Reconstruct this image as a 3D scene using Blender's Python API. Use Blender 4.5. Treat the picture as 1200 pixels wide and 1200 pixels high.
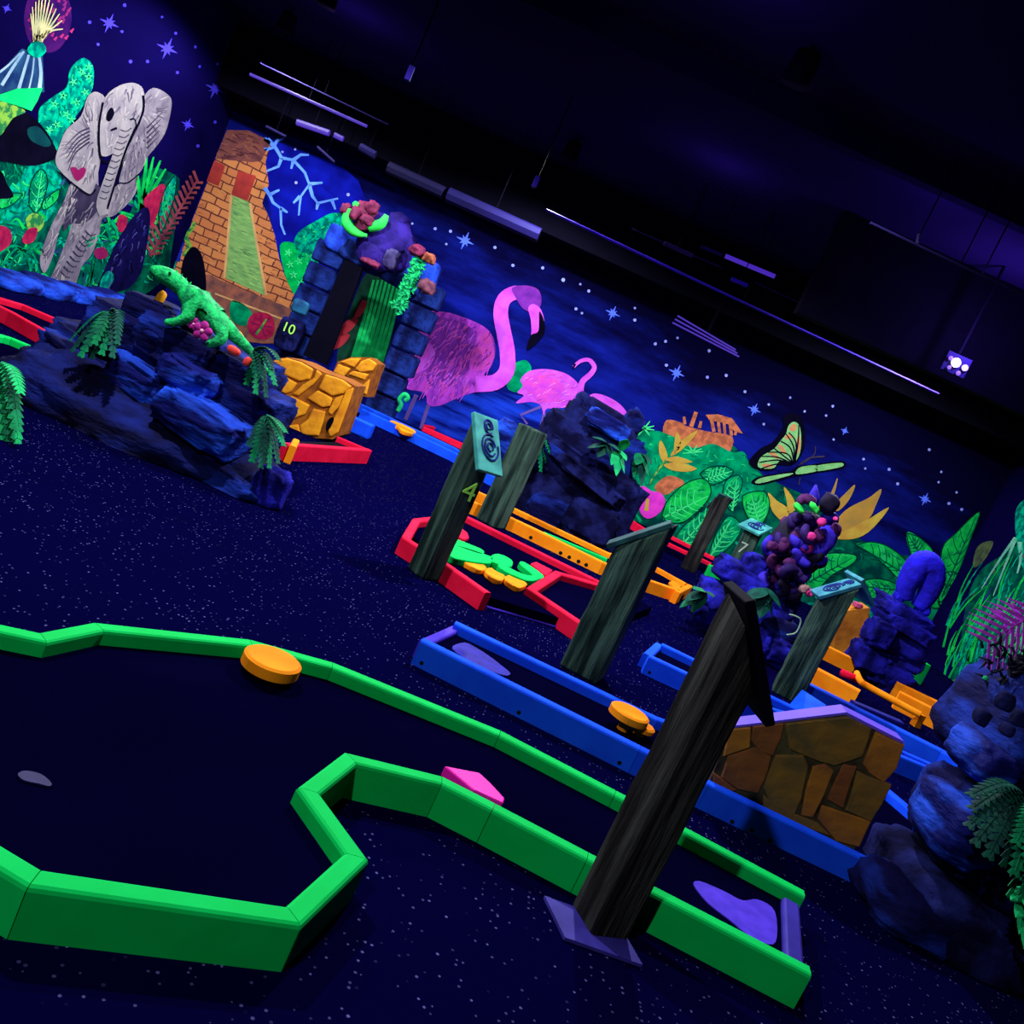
import bpy, bmesh, math, random
from mathutils import Vector, Matrix, Euler, noise
from mathutils.geometry import tessellate_polygon

for _o in list(bpy.data.objects): bpy.data.objects.remove(_o)
SC = bpy.context.scene
COL = SC.collection

# ------------------------------------------------------------------ camera
F = 1050.0                      # focal length in pixels of the 1200 px frame
ROLL = math.radians(24.3)
PITCH = math.atan(153.0 / F)
EYE = Vector((0.0, 0.0, 1.5))
_fw = Vector((0, math.cos(PITCH), -math.sin(PITCH)))
_r0 = Vector((1, 0, 0))
_u0 = Vector((0, math.sin(PITCH), math.cos(PITCH)))
_cx = _r0 * math.cos(ROLL) + _u0 * math.sin(ROLL)
_cy = -_r0 * math.sin(ROLL) + _u0 * math.cos(ROLL)
cam_d = bpy.data.cameras.new('camera')
cam_d.sensor_width = 36.0
cam_d.lens = 36.0 * F / 1200.0
cam_d.clip_start = 0.05
cam_d.clip_end = 100
cam = bpy.data.objects.new('camera', cam_d)
COL.objects.link(cam)
M = Matrix.Identity(4)
for i in range(3):
    M[i][0] = _cx[i]; M[i][1] = _cy[i]; M[i][2] = -_fw[i]; M[i][3] = EYE[i]
cam.matrix_world = M
SC.camera = cam

# ------------------------------------------------------------------ view, world
SC.view_settings.view_transform = 'Standard'
SC.view_settings.look = 'None'
SC.view_settings.exposure = 0.0
SC.view_settings.gamma = 1.0
SC.view_settings.use_curve_mapping = False
W = bpy.data.worlds.new('world'); SC.world = W
W.use_nodes = True
W.node_tree.nodes['Background'].inputs[0].default_value = (0.25, 0.3, 0.9, 1)
W.node_tree.nodes['Background'].inputs[1].default_value = 0.03

# ------------------------------------------------------------------ lamps of the room (black-light cannons under the ceiling), with two added fills
def lamp(name, loc, power, color=(0.86, 0.88, 1.0), radius=0.06, aim=None, angle=150, blend=0.35):
    d = bpy.data.lights.new(name, 'SPOT' if aim else 'POINT')
    d.energy = power; d.color = color; d.shadow_soft_size = radius
    o = bpy.data.objects.new(name, d); COL.objects.link(o); o.location = loc
    if aim:
        d.spot_size = math.radians(angle); d.spot_blend = blend
        v = Vector(aim) - Vector(loc)
        o.rotation_euler = v.to_track_quat('-Z', 'Y').to_euler()
    return o
LAMPS = [
    ('uv_lamp_a', (-3.0, 4.6, 4.1), 900, (-3.0, 4.6, 0), 168, 'rock mound'),
    ('uv_lamp_b', (0.6, 7.0, 4.1), 1000, (0.6, 7.0, 0), 168, 'red course'),
    ('uv_lamp_c', (-4.1, 10.2, 4.1), 740, (-4.1, 10.2, 0), 170, 'elephant painting'),
    ('uv_lamp_d', (-1.2, 12.0, 4.1), 640, (-1.2, 12.0, 0), 170, 'flamingo painting'),
    ('uv_lamp_e', (4.0, 11.6, 4.1), 680, (4.0, 11.6, 0), 170, 'butterfly painting'),
    ('uv_lamp_f', (-1.8, -0.9, 4.1), 480, (-1.0, 0.2, 0), 150, 'near green course'),  # unseen lamp added behind the view to brighten camera-facing rail sides
    ('uv_lamp_g', (-5.2, 12.0, 4.1), 380, (-5.2, 12.0, 0), 168, 'pyramid painting'),  # lamp added to brighten the pyramid painting
]
for n, l, p, a, ang, _w in LAMPS:
    lamp(n, l, p, aim=a, angle=ang)

# ------------------------------------------------------------------ pixel rays -> points on real planes
def ray(px, py):
    dx, dy = px - 600.0, py - 600.0
    u = dx * math.cos(ROLL) + dy * math.sin(ROLL)
    w = -dx * math.sin(ROLL) + dy * math.cos(ROLL)
    return _fw + _r0 * (u / F) - _u0 * (w / F)
def G(px, py, z=0.0):           # on the horizontal plane at height z
    d = ray(px, py); t = (z - EYE.z) / d.z
    return EYE + d * t
def D(px, py, y):               # on the vertical plane at depth y
    d = ray(px, py)
    return EYE + d * (y / d.y)
def X(px, py, x):               # on the vertical plane at side distance x
    d = ray(px, py)
    return EYE + d * (x / d.x)

YB = 14.6
XL = D(250, 190, YB).x
XR = 6.95
ZC = 4.5

# ------------------------------------------------------------------ colour and materials
def lin(c):
    c = c / 255.0
    return c / 12.92 if c <= 0.04045 else ((c + 0.055) / 1.055) ** 2.4
def S(r, g, b, k=1.0):
    return (min(lin(r) * k, 1), min(lin(g) * k, 1), min(lin(b) * k, 1))
MATS = {}
def mat(name, c1, c2=None, scale=6.0, rough=0.6, bump=0.0, bscale=None, spec=0.12, stretch=(1, 1, 1), detail=4.0, lo=0.35, hi=0.65, rot=(0, 0, 0)):
    if name in MATS: return MATS[name]
    m = bpy.data.materials.new(name); m.use_nodes = True
    nt = m.node_tree; N = nt.nodes; L = nt.links
    b = N['Principled BSDF']
    b.inputs['Roughness'].default_value = rough
    b.inputs['Specular IOR Level'].default_value = spec
    tc = N.new('ShaderNodeTexCoord'); mp = N.new('ShaderNodeMapping')
    mp.inputs['Scale'].default_value = stretch
    mp.inputs['Rotation'].default_value = rot
    L.new(tc.outputs['Object'], mp.inputs['Vector'])
    nz = N.new('ShaderNodeTexNoise'); nz.inputs['Scale'].default_value = scale; nz.inputs['Detail'].default_value = detail
    L.new(mp.outputs[0], nz.inputs['Vector'])
    if c2 is None: c2 = tuple(x * 0.8 for x in c1)
    rp = N.new('ShaderNodeValToRGB')
    rp.color_ramp.elements[0].position = lo; rp.color_ramp.elements[0].color = (*c2, 1)
    rp.color_ramp.elements[1].position = hi; rp.color_ramp.elements[1].color = (*c1, 1)
    L.new(nz.outputs['Fac'], rp.inputs['Fac'])
    L.new(rp.outputs['Color'], b.inputs['Base Color'])
    if bump:
        n2 = N.new('ShaderNodeTexNoise'); n2.inputs['Scale'].default_value = bscale or scale * 3; n2.inputs['Detail'].default_value = 6
        L.new(mp.outputs[0], n2.inputs['Vector'])
        bp = N.new('ShaderNodeBump'); bp.inputs['Strength'].default_value = bump; bp.inputs['Distance'].default_value = 0.03
        L.new(n2.outputs['Fac'], bp.inputs['Height']); L.new(bp.outputs[0], b.inputs['Normal'])
    MATS[name] = m
    return m

def carpet_mat():
    m = bpy.data.materials.new('speckled_carpet'); m.use_nodes = True
    nt = m.node_tree; N = nt.nodes; L = nt.links; b = N['Principled BSDF']
    b.inputs['Roughness'].default_value = 0.95; b.inputs['Specular IOR Level'].default_value = 0.0
    tc = N.new('ShaderNodeTexCoord')
    mp = N.new('ShaderNodeMapping'); mp.inputs['Scale'].default_value = (1, 1.0, 1)
    L.new(tc.outputs['Object'], mp.inputs['Vector'])
    vo = N.new('ShaderNodeTexVoronoi'); vo.inputs['Scale'].default_value = 52
    L.new(mp.outputs[0], vo.inputs['Vector'])
    lt = N.new('ShaderNodeMath'); lt.operation = 'LESS_THAN'; lt.inputs[1].default_value = 0.24
    L.new(vo.outputs['Distance'], lt.inputs[0])
    sp = N.new('ShaderNodeSeparateColor'); L.new(vo.outputs['Color'], sp.inputs[0])
    g = N.new('ShaderNodeMath'); g.operation = 'GREATER_THAN'; g.inputs[1].default_value = 0.74
    L.new(sp.outputs[0], g.inputs[0])
    mu = N.new('ShaderNodeMath'); mu.operation = 'MULTIPLY'; L.new(lt.outputs[0], mu.inputs[0]); L.new(g.outputs[0], mu.inputs[1])
    m2 = N.new('ShaderNodeMath'); m2.operation = 'MULTIPLY'; L.new(mu.outputs[0], m2.inputs[0]); L.new(sp.outputs[1], m2.inputs[1])
    mx = N.new('ShaderNodeMix'); mx.data_type = 'RGBA'
    mx.inputs['A'].default_value = (0.0009, 0.0007, 0.0215, 1)
    mx.inputs['B'].default_value = (0.085, 0.085, 0.25, 1)
    L.new(m2.outputs[0], mx.inputs['Factor'])
    L.new(mx.outputs['Result'], b.inputs['Base Color'])
    return m

GREEN = mat('green_fluorescent_paint', S(0, 200, 86), S(0, 188, 76), 5, 0.75, spec=0.04)
RED = mat('red_fluorescent_paint', S(235, 22, 62), S(215, 14, 52), 5, 0.75, spec=0.04)
BLUE = mat('blue_fluorescent_paint', S(22, 86, 255), S(16, 70, 240), 5, 0.75, spec=0.04)
ORANGE = mat('orange_fluorescent_paint', S(255, 150, 22), S(245, 128, 14), 5, 0.75, spec=0.04)
PINK = mat('magenta_fluorescent_paint', S(245, 25, 175), S(235, 18, 165), 5, 0.45)
PURPLE = mat('violet_paint', S(76, 50, 205), S(62, 36, 180), 8, 0.6)
HOLE = mat('dark_screw_hole', (0.004, 0.008, 0.006), None, 5, 0.9)
FELT = mat('dark_felt', (0.0010, 0.0007, 0.0135), (0.0007, 0.0005, 0.0095), 1.2, 0.95, spec=0.0)
BLACK = mat('black_paint', (0.0016, 0.0013, 0.006), None, 5, 0.8, spec=0.03)
CEIL = mat('black_violet_ceiling', (0.014, 0.008, 0.05), (0.010, 0.006, 0.040), 0.6, 0.9, spec=0.0)
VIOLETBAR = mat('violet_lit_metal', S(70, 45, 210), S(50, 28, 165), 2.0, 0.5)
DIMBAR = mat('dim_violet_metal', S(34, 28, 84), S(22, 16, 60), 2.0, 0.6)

# ------------------------------------------------------------------ object helpers
ORG = {}
def setp(o, label=None, cat=None, group=None, kind=None):
    if label: o['label'] = label
    if cat: o['category'] = cat
    if group: o['group'] = group
    if kind: o['kind'] = kind
    return o
def thing(name, loc, label, cat, group=None):
    o = bpy.data.objects.new(name, None); COL.objects.link(o)
    o.empty_display_size = 0.1
    o.location = loc; ORG[o] = Vector(loc)
    return setp(o, label, cat, group)
def link(name, me, m, parent=None, org=None, label=None):
    o = bpy.data.objects.new(name, me); COL.objects.link(o)
    if m: 
        me.materials.clear(); me.materials.append(m)
    if parent:
        o.parent = parent
        o.location = Vector(org) - ORG[parent]
    else: o.location = org
    ORG[o] = Vector(org)
    if label: o['label'] = label
    return o
def mk(name, verts, faces, m, parent=None, smooth=False, label=None, org=None):
    """mesh object from world-space vertices; its origin is the middle of its base"""
    vs = [Vector(v) for v in verts]
    if org is None:
        org = Vector((sum(v.x for v in vs) / len(vs), sum(v.y for v in vs) / len(vs), min(v.z for v in vs)))
    me = bpy.data.meshes.new(name)
    me.from_pydata([tuple(v - org) for v in vs], [], faces)
    bm = bmesh.new(); bm.from_mesh(me); bmesh.ops.recalc_face_normals(bm, faces=bm.faces); bm.to_mesh(me); bm.free()
    if smooth:
        for p in me.polygons: p.use_smooth = True
    return link(name, me, m, parent, org, label)
def prism(bot, top):
    n = len(bot)
    v = list(bot) + list(top)
    f = [list(range(n))[::-1], list(range(n, 2 * n))]
    f += [[i, (i + 1) % n, n + (i + 1) % n, n + i] for i in range(n)]
    return v, f
def polyprism(pts, off):
    """triangulated prism of a (possibly concave) polygon of 3-D points moved by the vector off"""
    n = len(pts)
    pts = [Vector(p) for p in pts]
    tri = tessellate_polygon([pts])
    v = pts + [p + off for p in pts]
    f = [list(t) for t in tri] + [[n + t[0], n + t[2], n + t[1]] for t in tri]
    f += [[i, (i + 1) % n, n + (i + 1) % n, n + i] for i in range(n)]
    return v, f
def box(c, sx, sy, sz, rz=0.0, ry=0.0, rx=0.0):
    R = Euler((rx, ry, rz)).to_matrix()
    c = Vector(c)
    v = [c + R @ Vector((x * sx / 2, y * sy / 2, z * sz / 2)) for z in (-1, 1) for x, y in ((-1, -1), (1, -1), (1, 1), (-1, 1))]
    return v, [[3, 2, 1, 0], [4, 5, 6, 7], [0, 1, 5, 4], [1, 2, 6, 5], [2, 3, 7, 6], [3, 0, 4, 7]]
def bevel_obj(o, w=0.01, seg=2):
    md = o.modifiers.new('bevel', 'BEVEL'); md.width = w; md.segments = seg; md.limit_method = 'ANGLE'
    return o
def tube(pts, rad, n=8, cap=True):
    """swept tube; rad is a number or a list"""
    pts = [Vector(p) for p in pts]; k = len(pts)
    if not hasattr(rad, '__len__'): rad = [rad] * k
    v = []; f = []
    up = Vector((0, 0, 1)); prev = None
    for i, p in enumerate(pts):
        t = (pts[min(i + 1, k - 1)] - pts[max(i - 1, 0)]).normalized()
        a = t.cross(up if prev is None else prev)
        if prev is None:
            if a.length < 0.05: a = t.cross(Vector((1, 0, 0)))
            a.normalize(); b = a.cross(t).normalized()
        else:
            b = (prev - t * prev.dot(t)).normalized(); a = t.cross(b)
        prev = b
        for j in range(n):
            an = 2 * math.pi * j / n
            v.append(p + (a * math.cos(an) + b * math.sin(an)) * rad[i])
    for i in range(k - 1):
        for j in range(n):
            f.append([i * n + j, i * n + (j + 1) % n, (i + 1) * n + (j + 1) % n, (i + 1) * n + j])
    if cap: f += [list(range(n))[::-1], list(range((k - 1) * n, k * n))]
    return v, f
def smooth_pts(pts, closed=True, sub=4):
    """Catmull-Rom through the points"""
    n = len(pts); out = []
    P = [Vector(p) for p in pts]
    rng = range(n) if closed else range(n - 1)
    for i in rng:
        if closed: p0, p1, p2, p3 = P[i - 1], P[i], P[(i + 1) % n], P[(i + 2) % n]
        else: p0, p1, p2, p3 = P[max(i - 1, 0)], P[i], P[i + 1], P[min(i + 2, n - 1)]
        for s in range(sub):
            t = s / sub
            out.append(0.5 * ((2 * p1) + (p2 - p0) * t + (2 * p0 - 5 * p1 + 4 * p2 - p3) * t * t + (3 * p1 - p0 - 3 * p2 + p3) * t ** 3))
    if not closed: out.append(P[-1])
    return out
def join(parts):
    v = []; f = []
    for a, b in parts:
        o = len(v); v += list(a); f += [[i + o for i in q] for q in b]
    return v, f

# ------------------------------------------------------------------ setting: floor, walls, ceiling
def sky_mat(name, c1, c2, scale=0.5):
    return mat(name, c1, c2, scale, 0.9, spec=0.0, stretch=(0.5, 0.5, 1.6), detail=6, lo=0.3, hi=0.72)
SKY = sky_mat('painted_night_sky', S(16, 10, 92), S(8, 4, 58))
SKYL = sky_mat('painted_night_sky_deep', S(11, 6, 64), S(6, 3, 40))
CARPET = carpet_mat()
def flat_box(name, lo, hi, m):
    c = [(a + b) / 2 for a, b in zip(lo, hi)]
    v, f = box(c, hi[0] - lo[0], hi[1] - lo[1], hi[2] - lo[2])
    o = mk(name, v, f, m, org=Vector((c[0], c[1], lo[2])))
    return setp(o, kind='structure')
FLOOR = flat_box('floor', (XL - .1, -2, -.1), (XR + .1, YB + .1, 0), CARPET)
CEILING = flat_box('ceiling', (XL - .1, -2, ZC), (XR + .1, YB + .1, ZC + .1), CEIL)
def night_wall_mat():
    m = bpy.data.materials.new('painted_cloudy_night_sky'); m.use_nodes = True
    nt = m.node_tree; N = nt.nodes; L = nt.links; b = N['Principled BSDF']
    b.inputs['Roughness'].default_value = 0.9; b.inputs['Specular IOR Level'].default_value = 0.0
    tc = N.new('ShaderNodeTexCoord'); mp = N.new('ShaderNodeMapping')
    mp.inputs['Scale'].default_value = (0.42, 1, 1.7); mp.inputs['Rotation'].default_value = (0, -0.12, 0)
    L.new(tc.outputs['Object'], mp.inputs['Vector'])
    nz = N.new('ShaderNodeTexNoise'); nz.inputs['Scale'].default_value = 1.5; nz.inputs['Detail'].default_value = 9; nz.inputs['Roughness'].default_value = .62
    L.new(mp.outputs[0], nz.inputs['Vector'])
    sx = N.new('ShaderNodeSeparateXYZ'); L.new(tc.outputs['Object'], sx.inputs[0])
    # painted cloud bank lies low, drifts down rightward; shade near the soffit put in too
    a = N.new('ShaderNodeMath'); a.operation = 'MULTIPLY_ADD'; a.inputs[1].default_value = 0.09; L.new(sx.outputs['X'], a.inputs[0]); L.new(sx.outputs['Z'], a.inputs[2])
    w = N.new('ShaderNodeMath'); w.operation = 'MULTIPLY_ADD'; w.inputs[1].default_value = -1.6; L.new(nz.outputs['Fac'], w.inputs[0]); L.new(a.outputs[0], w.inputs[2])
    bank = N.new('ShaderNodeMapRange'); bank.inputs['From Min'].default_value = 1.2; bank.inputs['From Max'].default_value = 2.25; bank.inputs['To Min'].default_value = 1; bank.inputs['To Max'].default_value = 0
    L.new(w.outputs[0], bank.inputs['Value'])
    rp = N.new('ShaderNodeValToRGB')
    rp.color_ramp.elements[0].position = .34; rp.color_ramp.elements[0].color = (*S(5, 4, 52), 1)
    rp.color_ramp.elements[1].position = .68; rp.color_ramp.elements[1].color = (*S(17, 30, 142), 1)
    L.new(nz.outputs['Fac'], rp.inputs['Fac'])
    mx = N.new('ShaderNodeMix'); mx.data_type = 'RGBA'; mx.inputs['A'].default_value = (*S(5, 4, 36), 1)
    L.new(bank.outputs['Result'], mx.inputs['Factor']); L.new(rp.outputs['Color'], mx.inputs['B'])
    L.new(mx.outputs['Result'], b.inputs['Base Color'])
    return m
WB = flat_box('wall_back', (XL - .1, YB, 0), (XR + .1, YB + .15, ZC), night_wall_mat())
WL = flat_box('wall_left', (XL - .15, -2, 0), (XL, YB, ZC), SKYL)
WR = flat_box('wall_right', (XR, -2, 0), (XR + .15, YB, ZC), SKYL)
WF = flat_box('wall_rear', (XL - .1, -2.15, 0), (XR + .1, -2, ZC), BLACK)
for o, l in ((FLOOR, 'dark navy carpet sprinkled with tiny pale flecks'), (CEILING, 'black ceiling in violet gloom'),
             (WB, 'back wall painted with a night jungle, flamingos and a stepped pyramid'), (WL, 'side wall painted with an elephant and jungle plants'),
             (WR, 'side wall painted with tall grasses'), (WF, 'plain black wall')):
    o['label'] = l
# ------------------------------------------------------------------ wall paintings: flat paint layers traced onto the walls
LAYER = 0.0035
def on_wall(wall, px, py, layer):
    if wall is WB: return D(px, py, YB - LAYER * layer)
    if wall is WL: return X(px, py, XL + LAYER * layer)
    return X(px, py, XR - LAYER * layer)
def inward(wall):
    return Vector((0, -1, 0)) if wall is WB else (Vector((1, 0, 0)) if wall is WL else Vector((-1, 0, 0)))
ZM = [None]
def Z(ox, oy, k):
    """map coordinates of an enlarged crop (origin ox, oy; k times) to photograph pixels"""
    return lambda pts: [(ox + x / k, oy + y / k) for x, y in pts]
def paint(wall, name, pts, m, layer=1, parent=None, smooth=True, label=None, sub=4):
    if smooth: pts = [(p.x, p.y) for p in smooth_pts([(x, y, 0) for x, y in pts], True, sub)]
    P = [on_wall(wall, x, y, layer) for x, y in pts]
    v, f = polyprism(P, -inward(wall) * LAYER * 0.8)
    return mk(name, v, f, m, parent or wall, label=label)
def stroke_geo(wall, pts, w0, w1=None, layer=2, sub=4, smooth=True):
    if w1 is None: w1 = w0
    P = [(p.x, p.y) for p in smooth_pts([(x, y, 0) for x, y in pts], False, sub)] if smooth and len(pts) > 2 else pts
    n = len(P); L = []; R = []
    for i, (x, y) in enumerate(P):
        x0, y0 = P[max(i - 1, 0)]; x1, y1 = P[min(i + 1, n - 1)]
        dx, dy = x1 - x0, y1 - y0; l = math.hypot(dx, dy) or 1
        t = i / (n - 1); 
        if hasattr(w0, '__call__'): w = w0(t) / 2
        else: w = (w0 + (w1 - w0) * t) / 2
        nx, ny = -dy / l * w, dx / l * w
        L.append((x + nx, y + ny)); R.append((x - nx, y - ny))
    Lw = [on_wall(wall, *p, layer) for p in L]; Rw = [on_wall(wall, *p, layer) for p in R]
    v = Lw + Rw
    f = [[i, i + 1, n + i + 1, n + i] for i in range(n - 1)]
    return v, f
def strokes(wall, name, lst, m, layer=3, parent=None, label=None, smooth=True):
    """lst: (points, width at start, width at end); all strokes of one pattern are one painted part"""
    if not lst: print('EMPTY', name); return None
    v, f = join([stroke_geo(wall, p, a, b, layer, smooth=smooth) for p, a, b in lst])
    return mk(name, v, f, m, parent or wall, label=label)

def inside(x, y, P):
    c = False; n = len(P); j = n - 1
    for i in range(n):
        xi, yi = P[i]; xj, yj = P[j]
        if (yi > y) != (yj > y) and x < (xj - xi) * (y - yi) / (yj - yi) + xi: c = not c
        j = i
    return c
RB = random.Random(77)
def brush(wall, pts, mats, n, l, w, ang, layer, parent, jit=.35, curve=.15, smooth=True, name='brush_strokes'):
    """visible paint strokes that stay inside an outline; ang in the picture plane or a function of the point"""
    P = [(p.x, p.y) for p in smooth_pts([(x, y, 0) for x, y in pts], True, 3)] if smooth else pts
    x0, x1 = min(p[0] for p in P), max(p[0] for p in P); y0, y1 = min(p[1] for p in P), max(p[1] for p in P)
    L_ = [[] for _ in mats]; tries = 0; k = 0
    while k < n and tries < n * 12:
        tries += 1
        x, y = RB.uniform(x0, x1), RB.uniform(y0, y1); a = (ang(x, y) if callable(ang) else ang) + RB.uniform(-jit, jit); ll = l * RB.uniform(.55, 1.25)
        c = curve * RB.uniform(-1, 1) * ll
        S_ = [(x, y), (x + math.cos(a) * ll * .5 - math.sin(a) * c, y + math.sin(a) * ll * .5 + math.cos(a) * c), (x + math.cos(a) * ll, y + math.sin(a) * ll)]
        if not all(inside(*p, P) for p in S_): continue
        L_[k % len(mats)].append((S_, w * RB.uniform(.6, 1.2), w * .25)); k += 1
    for i, m in enumerate(mats):
        if L_[i]: strokes(wall, name, L_[i], m, layer + i * .12, parent)

def pm(name, c, c2=None, scale=4.0, **k):
    return mat('painted_' + name, S(*c), S(*c2) if c2 else None, scale, 0.85, spec=0.0, **k)
P_GREEN = pm('leaf_green', (0, 150, 92), (0, 104, 70), 5, lo=.4, hi=.6)
P_GREEN2 = pm('bright_leaf_green', (18, 188, 72), (4, 140, 62), 5, lo=.4, hi=.6)
P_GREEN3 = pm('deep_jungle_green', (0, 96, 66), (0, 50, 48), 4, lo=.42, hi=.6)
P_TEAL = pm('teal_foliage', (0, 168, 122), (0, 92, 84), 9, lo=.42, hi=.58, detail=8)
P_VEIN = pm('pale_green_vein', (70, 225, 130), (50, 200, 110))
P_GREY = pm('elephant_grey', (132, 124, 130), (98, 90, 102), 3.5, lo=.4, hi=.6, detail=8)
P_GREY2 = pm('elephant_light_grey', (146, 139, 136), (118, 112, 118), 4, detail=8)
P_DGREY = pm('elephant_shadow_grey', (58, 50, 70), (40, 34, 55), 5)
P_INK = pm('ink_line', (10, 8, 26), (6, 5, 18))
P_MAROON = pm('maroon', (130, 26, 78), (110, 20, 64))
P_RED = pm('flower_red', (176, 34, 70), (128, 18, 58), 9)
P_DNAVY = pm('dark_navy_shape', (18, 14, 66), (10, 8, 44), 3)
P_BROWNFERN = pm('rust_fern', (150, 70, 74), (98, 40, 60))
P_CREAM = pm('pale_lava', (205, 195, 130), (150, 150, 110))
P_LAVA = pm('lava_glow', (150, 40, 90), (110, 30, 90))
P_SLATE = pm('volcano_slate', (40, 80, 110), (18, 40, 80))
P_SLATEL = pm('volcano_streak', (150, 178, 185), (110, 140, 160))
P_YG = pm('yellow_green', (120, 170, 60), (30, 110, 60), 10, lo=.45, hi=.55)
P_STAR = pm('star_blue', (90, 120, 255), (75, 100, 250))
P_STARD = pm('star_dot', (150, 160, 235), (120, 130, 220))
P_STARV = pm('star_violet', (70, 58, 215), (60, 50, 190))
P_CLOUD = pm('cloud_blue', (22, 32, 172), (10, 8, 92), 0.9, stretch=(0.55, 1, 2.2), lo=.36, hi=.66, detail=7)
P_CLOUD2 = pm('cloud_blue_bright', (26, 52, 205), (16, 22, 150), 1.1, stretch=(0.55, 1, 2.2), lo=.36, hi=.66, detail=7)
P_WATER = pm('lagoon_blue', (24, 58, 190), (8, 16, 96), 2.2, stretch=(0.4, 1, 3.0), lo=.4, hi=.62)
P_FLAM = pm('flamingo_pink', (188, 66, 200), (130, 44, 168), 3.5, stretch=(2.2, 1, 1), lo=.38, hi=.62, detail=8)
P_FLAM2 = pm('flamingo_bright_pink', (200, 88, 224), (184, 64, 196), 5)
P_FLAM3 = pm('flamingo_coral', (210, 76, 170), (180, 58, 190), 6)
P_FLAMD = pm('flamingo_deep_violet', (128, 48, 160), (98, 36, 140), 6)
P_LEG = pm('flamingo_leg', (105, 82, 160), (88, 66, 140))
P_YEL = pm('yellow_petal', (190, 165, 62), (172, 128, 52), 4)
P_OCHRE = pm('ochre_petal', (176, 130, 52), (150, 120, 58), 4)
P_ORUIN = pm('ruin_orange', (190, 108, 70), (150, 82, 56), 9, lo=.42, hi=.58)
P_ORED = pm('pyramid_red', (168, 58, 48), (140, 46, 46), 6)
P_STAIR = pm('pyramid_stair_green', (128, 172, 92), (98, 146, 82), 9, stretch=(0.5, 1, 3))
P_STAIRL = pm('pyramid_edge_line', (205, 160, 100), (185, 140, 90))
P_BOLT = pm('lightning_blue', (110, 165, 255), (90, 145, 255))
P_BOLTG = pm('lightning_sky', (16, 26, 165), (10, 12, 110), 2)
P_PINKFL = pm('anthurium_pink', (222, 60, 190), (190, 40, 170), 5)
P_BFLY = pm('butterfly_green', (130, 190, 120), (100, 165, 95), 8)
P_BFLYO = pm('butterfly_orange', (195, 140, 90), (180, 120, 80), 8)

def brick_mat():
    m = bpy.data.materials.new('painted_pyramid_bricks'); m.use_nodes = True
    nt = m.node_tree; N = nt.nodes; L = nt.links; b = N['Principled BSDF']
    b.inputs['Roughness'].default_value = 0.9; b.inputs['Specular IOR Level'].default_value = 0.0
    tc = N.new('ShaderNodeTexCoord'); sx = N.new('ShaderNodeSeparateXYZ'); cb = N.new('ShaderNodeCombineXYZ')
    L.new(tc.outputs['Object'], sx.inputs[0]); L.new(sx.outputs['X'], cb.inputs['X']); L.new(sx.outputs['Z'], cb.inputs['Y'])
    nz = N.new('ShaderNodeTexNoise'); nz.inputs['Scale'].default_value = 3; L.new(cb.outputs[0], nz.inputs['Vector'])
    ad = N.new('ShaderNodeMix'); ad.data_type = 'VECTOR'; ad.inputs['Factor'].default_value = 0.07
    L.new(cb.outputs[0], ad.inputs['A']); L.new(nz.outputs['Color'], ad.inputs['B'])
    br = N.new('ShaderNodeTexBrick'); br.inputs['Scale'].default_value = 1.0
    br.inputs['Brick Width'].default_value = 0.23; br.inputs['Row Height'].default_value = 0.12; br.inputs['Mortar Size'].default_value = 0.010
    br.inputs['Color1'].default_value = (*S(198, 128, 72), 1); br.inputs['Color2'].default_value = (*S(182, 108, 64), 1)
    br.inputs['Mortar'].default_value = (*S(88, 44, 42), 1)
    L.new(ad.outputs['Result'], br.inputs['Vector']); L.new(br.outputs['Color'], b.inputs['Base Color'])
    return m
P_BRICK = brick_mat()
R_ = random.Random(5)

P_INKG = pm('dark_leaf_line', (0, 52, 44), (0, 40, 36)); P_LT = pm('leaf_light_stroke', (40, 200, 104), (24, 176, 92)); P_DK = pm('leaf_dark_stroke', (0, 100, 66), (0, 84, 58))
# ---- stars
def star(wall, px, py, r, m, layer=2):
    parts = []
    for k in range(4):
        a = math.pi * k / 4 + 0.42
        rr = r * (1.0 if k % 2 == 0 else 0.62)
        parts.append(stroke_geo(wall, [(px - math.cos(a) * rr, py - math.sin(a) * rr), (px, py), (px + math.cos(a) * rr, py + math.sin(a) * rr)],
                                lambda t: 0.4 + (1 - abs(2 * t - 1)) * r * 0.34, None, layer + k * 0.15, smooth=False))
    v, f = join(parts)
    return mk('painted_star', v, f, m, wall)
for x, y, r in ((545, 282, 11), (718, 367, 9), (793, 437, 10), (884, 480, 8), (1084, 585, 8), (990, 505, 5)):
    star(WB, x, y, r, P_STAR)
for x, y, r in ((128, 27, 12), (196, 57, 13), (252, 104, 12), (220, 146, 8), (8, 10, 6)):
    star(WL, x, y, r, P_STARV)
def dots(wall, name, pts, m):
    parts = []
    for x, y, r in pts:
        P = [on_wall(wall, x + math.cos(a) * r, y + math.sin(a) * r, 2) for a in [k * math.pi / 3 for k in range(6)]]
        parts.append((P, [[0, 1, 2, 3, 4, 5]]))
    v, f = join(parts)
    o = mk(name, v, f, m, wall); o['kind'] = 'stuff'
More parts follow.
